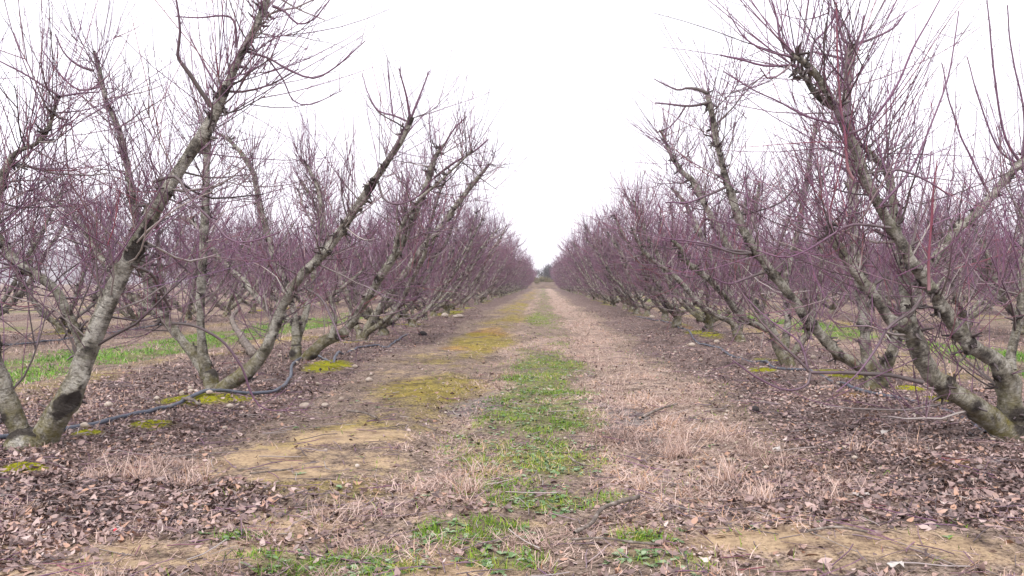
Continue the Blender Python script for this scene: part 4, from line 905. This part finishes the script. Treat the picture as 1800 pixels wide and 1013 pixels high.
scrap(1557, 772, 14, 9, 'crumpled white scrap lying in the litter on the right'); scrap(1515, 875, 26, 6, 'greyish pale scrap at edge of dry grass on right'); scrap(1575, 1000, 28, 8, 'pale scrap on bare soil at the bottom right'); scrap(1365, 795, 13, 5, 'small white scrap in litter behind the dry grass')

# ------------------------------------------------------------------ fallen wood
def fallen(pts, w0, w1, label, name='fallen_branch', old=True, grp='fallen wood on the ground', seed=0):
    rng = np.random.RandomState(seed)
    P = np.array([[*on_ground(a[0], a[1])[:2], a[2] if len(a) > 2 else 0.0] for a in pts]); d = ground_depth(*pts[0][:2])
    R = np.linspace(w0, w1, len(P)) * .46 * d / F
    P[:, 2] += height(P[:, 0], P[:, 1]) + R + 0.02
    c = P[0].copy()
    me, *_ = limb_mesh(name, P - c, R, rng, 8, 0.03, lump=0.4, zref=-5)
    me.materials[0] = DEADW
    o = link(name, me); o.location = c; tag(o, label, 'branch', grp); return o
fallen([(1010, 948), (1040, 932), (1058, 915, .02), (1090, 905, .03), (1122, 894, .02)], 7, 11, 'grey knotted fallen branch lying across the grass in front', seed=1)
fallen([(1005, 958), (1060, 957), (1110, 963), (1160, 967)], 5, 4, 'thin dark stick just below the knotted fallen branch', seed=2)
fallen([(1420, 946), (1470, 944, .01), (1525, 948)], 6, 4, 'dark stick on the tan bare soil at lower right', seed=3)
fallen([(440, 840), (480, 832), (515, 826)], 4, 3, 'dark straight stick at the edge of the left bare patch', seed=4)
fallen([(1130, 738), (1155, 729), (1190, 722)], 6, 4, 'curved grey stick in the right wheel track', seed=5)
fallen([(610, 727), (640, 731), (662, 738)], 5, 4, 'pale stick beside the mossy track on the left', seed=6)
fallen([(322, 722), (338, 725, .03), (352, 727, .01)], 8, 6, 'stubby dark stick lying over the left pipe', seed=7)
fallen([(422, 575, .45), (408, 590, .3), (425, 612, .12), (446, 640, .0)], 6, 9, 'whitish broken branch leaning behind the upright pole tree', seed=8)
fallen([(1000, 805), (1012, 812), (1030, 820)], 4, 3, 'short pale stick in the green middle strip', seed=9)

# ------------------------------------------------------------------ ground cover
def scatter(rng, n, y0, y1, xw, power=1.3, x0=None):
    """random places, thinning out with distance from the front edge"""
    u = rng.rand(n); a = 1 - power
    y = (y0 ** a + u * (y1 ** a - y0 ** a)) ** (1 / a)
    x = rng.uniform(-xw, xw, n) if x0 is None else rng.uniform(x0, xw, n)
    return x, y
def vis(x, y, m=1.15):   # keep what stands in front of the camera with a wide margin
    return np.abs(x + y * math.tan(YAW)) < (y * 0.60 * m + 1.0)
rng = np.random.RandomState(42)
# dead leaves
def leaf_field(name, n, y0, y1, xw, rows, size, label, power=1.3, zone='litter', thresh=0.15):
    x, y = scatter(rng, n, y0, y1, xw, power)
    k = vis(x, y); x, y = x[k], y[k]
    Z = zones(x, y); pr = np.clip(Z['litter'] * 1.0 + 0.09 + 0.16 * Z['dry'] + 0.25 * Z['rut'], 0, 1) * (1 - 0.88 * blob(SOILP, x, y)) * (1 - 0.5 * Z['soil'] * (1 - Z['litter'])) * (1 - 0.6 * blob(GREENP, x, y)) * (1 - 0.8 * Z['bright']) * (0.35 + 1.1 * fbm(x * 3, y * 3, 3))
    k = rng.rand(len(x)) < pr; x, y = x[k], y[k]; N = len(x)
    L = rng.uniform(0.45, 1.15, N) * size; W = L * rng.uniform(0.11, 0.27, N)
    az = rng.rand(N) * 6.283; ax = np.stack([np.cos(az), np.sin(az), rng.normal(size=N) * 0.35], 1); ax = nrm(ax)
    sd_ = nrm(np.cross(np.stack([rng.normal(size=N) * .65, rng.normal(size=N) * .65, np.ones(N)], 1), ax)); up = np.cross(ax, sd_)
    z = height(x, y) + rng.uniform(0.002, 0.03, N) * np.minimum(1, Z['litter'][k] + 0.3)
    c = np.stack([x, y, z], 1)
    curl = rng.normal(size=N) * 0.6 + 0.2; fold = rng.uniform(-0.5, 0.6, N)
    fine_ = False; rows = 3 if rows < 4 else int(rows)
    L = L * (1 + 0.15 * (y < 4.8)) * np.where(rng.rand(N) < 0.4, 0.55, 1.0); W = L * rng.uniform(0.13, 0.30, N)
    t = np.linspace(-0.5, 0.5, rows); prof = np.interp(t, [-.5, -.17, .17, .5], [.10, .95, .85, .05])
    if fine_:
        s = np.array([-1, 0, 1.0])
        V = c[:, None, None] + ax[:, None, None] * (L[:, None] * t)[:, :, None, None] + sd_[:, None, None] * (W[:, None, None] * prof[None, :, None] * s)[..., None] \
            + up[:, None, None] * ((curl * L)[:, None] * (4 * t ** 2))[:, :, None, None] * 0.35 + up[:, None, None] * ((fold * W)[:, None, None] * prof[None, :, None] * np.abs(s))[..., None]
        id_ = np.arange(N * rows * 3).reshape(N, rows, 3)
        q = np.stack([id_[:, :-1, :-1], id_[:, :-1, 1:], id_[:, 1:, 1:], id_[:, 1:, :-1]], -1).reshape(-1, 4); per = rows * 3
    else:
        P = c[:, None] + ax[:, None] * (L[:, None] * t)[:, :, None] + up[:, None] * ((curl * L)[:, None] * (4 * t ** 2))[:, :, None] * 0.35
        V, q = ribbons(P, sd_, W[:, None] * prof[None]); per = rows * 2
    o = link(name, build_mesh(name, V.reshape(-1, 3), q, attrs={'rnd': np.repeat(np.clip(rng.beta(1.25, 1.7, N) + (fbm(x * 1.7 + 50, y * 1.7, 3) - .5) * 0.5, 0, 0.985 + 0.015 * (rng.rand(N) < .006)), per)}, mats=[LEAF]))
    return tag(o, label, 'leaf litter', kind='stuff')
leaf_field('leaf_litter', 190000, 2.7, 9.0, 6.5, 4, 0.046, 'curled brown dead leaves covering the ground under the front trees', 1.5)
leaf_field('leaf_litter', 120000, 8.5, 34.0, 17, 3, 0.062, 'flat brown dead leaves on the ground further down the tree rows', 1.4)
# grass blades
def blade_field(name, x, y, h, wd, lean, mat, label, cat, K=4, col=(1.5, 1.5), flat=0.0):
    N = len(x); az = rng.rand(N) * 6.283
    d = nrm(np.stack([np.cos(az) * lean, np.sin(az) * lean, np.ones(N) * (1 - flat)], 1))
    P = grow(rng, np.stack([x, y, height(x, y) + 0.002 + rng.uniform(0, 0.012, N) * (flat > 0)], 1), d, h, K, -0.10 * np.ones(N) * (lean > .5) - 0.02, 0.14)
    P[:, :, 2] = np.maximum(P[:, :, 2], height(x, y)[:, None] + 0.003)
    side = nrm(np.stack([-np.sin(az + rng.normal(size=N) * .8), np.cos(az), rng.normal(size=N) * .3], 1))
    V, q = ribbons(P, side, wd[:, None] * np.linspace(1, 0.22, K)[None])
    o = link(name, build_mesh(name, V, q, attrs={'rnd': np.repeat(np.clip(rng.beta(col[0], col[1], N) + (fbm(x * 2.2 + 70, y * 2.2, 3) - .5) * 1.1, 0, 1), K * 2)}, mats=[mat]))
    return tag(o, label, cat, kind='stuff')
x, y = scatter(rng, 330000, 2.7, 60, 3.2, 1.7); k = vis(x, y); x, y = x[k], y[k]; Z = zones(x, y)
tuf = fbm(x * 5 + 3, y * 5, 2)
k = rng.rand(len(x)) < np.clip(Z['dry'] * 1.0 + 0.22 * (1 - Z['soil']) - 0.1 * Z['soil'], 0.06, 1) * (1 - 0.75 * blob(SOILP, x, y)) * np.clip((tuf - .42) * 5, 0.10, 1.2) * np.clip((fbm(x * 1.6 + 21, y * 1.6, 3) - .24) * 3.5, 0.25, 1) * (1 - .5 * Z['bright']); x, y, Zd, tu = x[k], y[k], Z['dry'][k], tuf[k]; N = len(x)
h = rng.uniform(0.02, 0.10, N) * (0.6 + 0.8 * Zd * np.clip((tu - .42) * 4, 0, 1.5)); lean = rng.uniform(0.5, 3.6, N)
blade_field('dry_grass', x, y, h, 0.0015 * (1 + y * 0.09), lean, DRY, 'pinkish straw dry grass matted along the path', 'dry grass')
x, y = scatter(rng, 600000, 2.7, 110, 2.0, 1.6); k = vis(x, y); x, y = x[k], y[k]; Z = zones(x, y)
k = rng.rand(len(x)) < np.clip((Z['green'] - .10) * 1.35, 0.016, 0.62) * np.clip((fbm(x * 8, y * 8 + 9, 3) - .38) * 3.4, 0.05, 0.8) * np.clip((fbm(x * 2.6 + 5, y * 1.8 + 9, 3) - .33) * 3.2, 0.06, 0.9); x, y = x[k], y[k]; N = len(x)
blade_field('green_grass', x, y, rng.uniform(0.018, 0.055, N), 0.0017 * (1 + y * 0.08), rng.uniform(0.2, 1.8, N), GREENM, 'short green grass growing in the middle strip of the path', 'grass', K=4)
# second alleys
x, y = scatter(rng, 190000, 8, 32, 9.5, 1.4); k = vis(x, y) & (np.abs(x) > 4.2); x, y = x[k], y[k]; Z = zones(x, y)
k = rng.rand(len(x)) < np.clip((Z['green'] - .25) * 2, 0.0, 1) * np.clip((fbm(x * 2.5, y * 1.5 + 40, 3) - .34) * 4, .04, 1); x, y = x[k], y[k]; N = len(x)
blade_field('green_grass', x, y, rng.uniform(0.02, 0.07, N), 0.005 * (1 + y * 0.03), rng.uniform(0.2, 1.5, N), ALLEYG, 'bright green grass strip in the alleys behind the front tree rows', 'grass', K=3)
x, y = scatter(rng, 110000, 5.5, 40, 11.5, 1.4); k = vis(x, y) & (np.abs(x) > 3.0); x, y = x[k], y[k]; Z = zones(x, y)
k = rng.rand(len(x)) < np.clip(Z['dry'] * .8 + .22, 0.0, 1); x, y = x[k], y[k]; N = len(x)
blade_field('dry_grass', x, y, rng.uniform(0.03, 0.12, N), 0.003 * (1 + y * 0.03), rng.uniform(0.2, 2.2, N), DRY, 'dry straw grass in the alleys behind the front tree rows', 'dry grass', K=3)
# dry stalk tufts that stand up
def tuft(px, py, wpx, hpx, n, label, col=(2.2, 1.1)):
    n = int(n * 1.1); hpx *= 1.05
    p = gpos(px, py); d = ground_depth(px, py); r = wpx * .5 * d / F; hh = hpx * d / F; rg = np.random.RandomState(int(px + py))
    cl = rg.normal(size=(5, 2)) * r * .45; ci = rg.randint(0, 5, n); off = cl[ci] + rg.normal(size=(n, 2)) * r * .18
    x = p[0] + off[:, 0]; y = p[1] + off[:, 1] * .8; az = rg.rand(n) * 6.283; lean = rg.uniform(.05, 1.6, n) ** 1.3
    P = grow(rg, np.stack([x - p[0], y - p[1], height(x, y) - p[2]], 1), np.stack([np.cos(az) * lean, np.sin(az) * lean, np.ones(n)], 1), rg.uniform(.2, 1.15, n) * hh, 5, -0.10, .15)
    V, q = ribbons(P, nrm(np.stack([-np.sin(az), np.cos(az), 0 * az], 1)), np.ones((n, 1)) * 0.0019 * np.linspace(1, .3, 5)[None] * rg.uniform(.7, 1.5, (n, 1)))
    o = link('dry_grass_tuft', build_mesh('dry_grass_tuft', V, q, attrs={'rnd': np.repeat(rg.beta(*col, n), 10)}, mats=[DRY])); o.location = p
    tag(o, label, 'grass tuft', 'tufts of dry grass')
for a in [(1193, 792, 50, 62, 170, 'tall pale dry grass tuft at the near edge of right wheel track'), (218, 838, 70, 52, 130, 'straw tuft in front of the scarred left tree, leftmost of three'), (255, 845, 60, 60, 120, 'tallest straw tuft in front of the scarred left tree'), (330, 858, 70, 50, 140, 'straw tuft right of the tallest one by left pipe'),
          (825, 868, 70, 46, 130, 'pale dry grass tuft left of the green middle strip'), (1265, 842, 90, 50, 170, 'broad dry grass tuft right of the tall pale tuft'), (1330, 880, 80, 42, 130, 'dry grass tuft at the litter edge in right foreground'), (1455, 878, 60, 40, 90, 'thin straw tuft among dead leaves at right'), (1600, 790, 60, 40, 50, 'brown withered tuft under the right front limb'), (160, 845, 60, 34, 70, 'low brown straw tuft beside the moss at far left'), (1505, 800, 40, 45, 40, 'sparse upright stalks in the litter on the right'), (155, 724, 20, 30, 30, 'orange straw tuft behind the scarred left trunk'), (1130, 860, 70, 30, 110, 'low dry tuft right of the green strip in foreground'), (1285, 1000, 80, 34, 80, 'dry tuft at the bottom edge right of centre'), (955, 1000, 70, 30, 70, 'dry tuft at the bottom edge near centre')]:
    tuft(*a)
# broad-leaved weeds in the green strip
x, y = scatter(rng, 26000, 2.8, 22, 2.2, 1.7); Z = zones(x, y); k = rng.rand(len(x)) < np.clip((Z['green'] - .15) * .4, .003, 1); x, y = x[k], y[k]
n = len(x); m = 5; x = np.repeat(x, m) ; y = np.repeat(y, m); N = len(x); az = rng.rand(N) * 6.283; L = rng.uniform(.014, .045, N)
ax = nrm(np.stack([np.cos(az), np.sin(az), rng.uniform(.1, .9, N)], 1)); c = np.stack([x, y, height(x, y) + .004], 1)
t = np.linspace(0, 1, 4); P = c[:, None] + ax[:, None] * (L[:, None] * t)[:, :, None] - np.array([0, 0, 1]) * (L[:, None] * .35 * t ** 2)[:, :, None]
V, q = ribbons(P, np.stack([-np.sin(az), np.cos(az), 0 * az], 1), (L * .26)[:, None] * np.array([.25, .9, 1.0, .15])[None])
tag(link('ground_weeds', build_mesh('ground_weeds', V, q, attrs={'rnd': np.repeat(rng.rand(N), 8)}, mats=[CLOVER])), 'small bluish green rosettes of weeds among the grass', 'weeds', kind='stuff')
def weed(px, py, wpx, label):
    p = gpos(px, py); d = ground_depth(px, py); s = wpx * d / F; rg = np.random.RandomState(int(px)); n = 12; az = rg.rand(n) * 6.283; L = rg.uniform(.3, .55, n) * s
    ax = nrm(np.stack([np.cos(az), np.sin(az), rg.uniform(.3, 1.3, n)], 1)); t = np.linspace(0, 1, 5)
    P = ax[:, None] * (L[:, None] * t)[:, :, None] - np.array([0, 0, 1]) * (L[:, None] * .4 * t ** 2)[:, :, None]
    V, q = ribbons(P, np.stack([-np.sin(az), np.cos(az), 0 * az], 1), (L * .3)[:, None] * np.array([.15, .3, 1.0, .8, .1])[None])
    o = link('weed', build_mesh('weed', V, q, attrs={'rnd': np.repeat(rg.rand(n) * .6 + .2, 10)}, mats=[CLOVER])); o.location = p + [0, 0, .01]
    tag(o, label, 'weed', 'single green weeds in the litter')
weed(520, 754, 24, 'green leafy weed in the litter below the largest flat stone'); weed(557, 754, 14, 'small green weed just right of the leafy weed'); weed(597, 860, 26, 'green weed at the edge of left dry leaves'); weed(975, 905, 22, 'upright broad weed above the fallen branch'); weed(1155, 946, 22, 'bluish weed right of the knotted fallen branch')
# twigs and pebbles strewn in the litter
x, y = scatter(rng, 15000, 2.8, 26, 8, 1.5); k = vis(x, y); x, y = x[k], y[k]; Z = zones(x, y); k = rng.rand(len(x)) < (.25 + .6 * Z['litter']); x, y = x[k], y[k]; N = len(x)
az = rng.rand(N) * 6.283; P = grow(rng, np.stack([x, y, 0 * x], 1), np.stack([np.cos(az), np.sin(az), 0 * az], 1), rng.uniform(.05, .32, N), 4, 0, .12)
P[:, :, 2] = height(P[:, :, 0], P[:, :, 1]) + rng.uniform(.006, .028, (N, 1))
tw = Twigs(); tw.add(P, np.ones((N, 4)) * rng.uniform(.0013, .0034, (N, 1)), 3, rng.uniform(0, .6, (N, 1)) * np.ones((1, 4)), rng.rand(N))
tag(link('fallen_twigs', tw.mesh('fallen_twigs')), 'thin fallen twigs strewn over the ground', 'twigs', kind='stuff')
x, y = scatter(rng, 3200, 3.2, 30, 5.0, 1.3); Z = zones(x, y); k = rng.rand(len(x)) < (.04 + .45 * Z['litter'] * (np.abs(np.abs(x) - 2.6) < 1.3)) * (y > 4.6); x, y = x[k], y[k]; N = len(x)
r = rng.uniform(.006, .02, N) * (1 + (rng.rand(N) < .08) * .8); V = IV1[None] * (1 + .2 * rng.normal(size=(N, len(IV1), 1)) * .5) * r[:, None, None] * np.array([1.2, 1, .65]) + np.stack([x, y, height(x, y) + r * .5 + .006], 1)[:, None]
tag(link('pebbles', build_mesh('pebbles', V.reshape(-1, 3), tris=(IF1[None] + (np.arange(N) * len(IV1))[:, None, None]).reshape(-1, 3), mats=[STONE])), 'small pale pebbles scattered through the litter', 'pebbles', kind='stuff')

# ------------------------------------------------------------------ haze
def haze():
    V = np.array([(x, y, z) for x in (-1650, 1650) for y in (-1500, 1850) for z in (-6, 95)], float)
    Q = [(0, 1, 3, 2), (4, 6, 7, 5), (0, 4, 5, 1), (2, 3, 7, 6), (0, 2, 6, 4), (1, 5, 7, 3)]
    m = bpy.data.materials.new('haze'); m.use_nodes = True; t = m.node_tree; t.nodes.clear()
    out = t.nodes.new('ShaderNodeOutputMaterial'); pv = t.nodes.new('ShaderNodeVolumePrincipled')
    pv.inputs['Color'].default_value = (0.90, 0.90, 0.98, 1); pv.inputs['Density'].default_value = 0.00045
    t.links.new(pv.outputs[0], out.inputs['Volume'])
    o = link('haze', build_mesh('haze', V, np.array(Q), mats=[m], smooth=False)); tag(o, 'pale thin haze over the whole orchard', 'haze', kind='stuff')
haze()
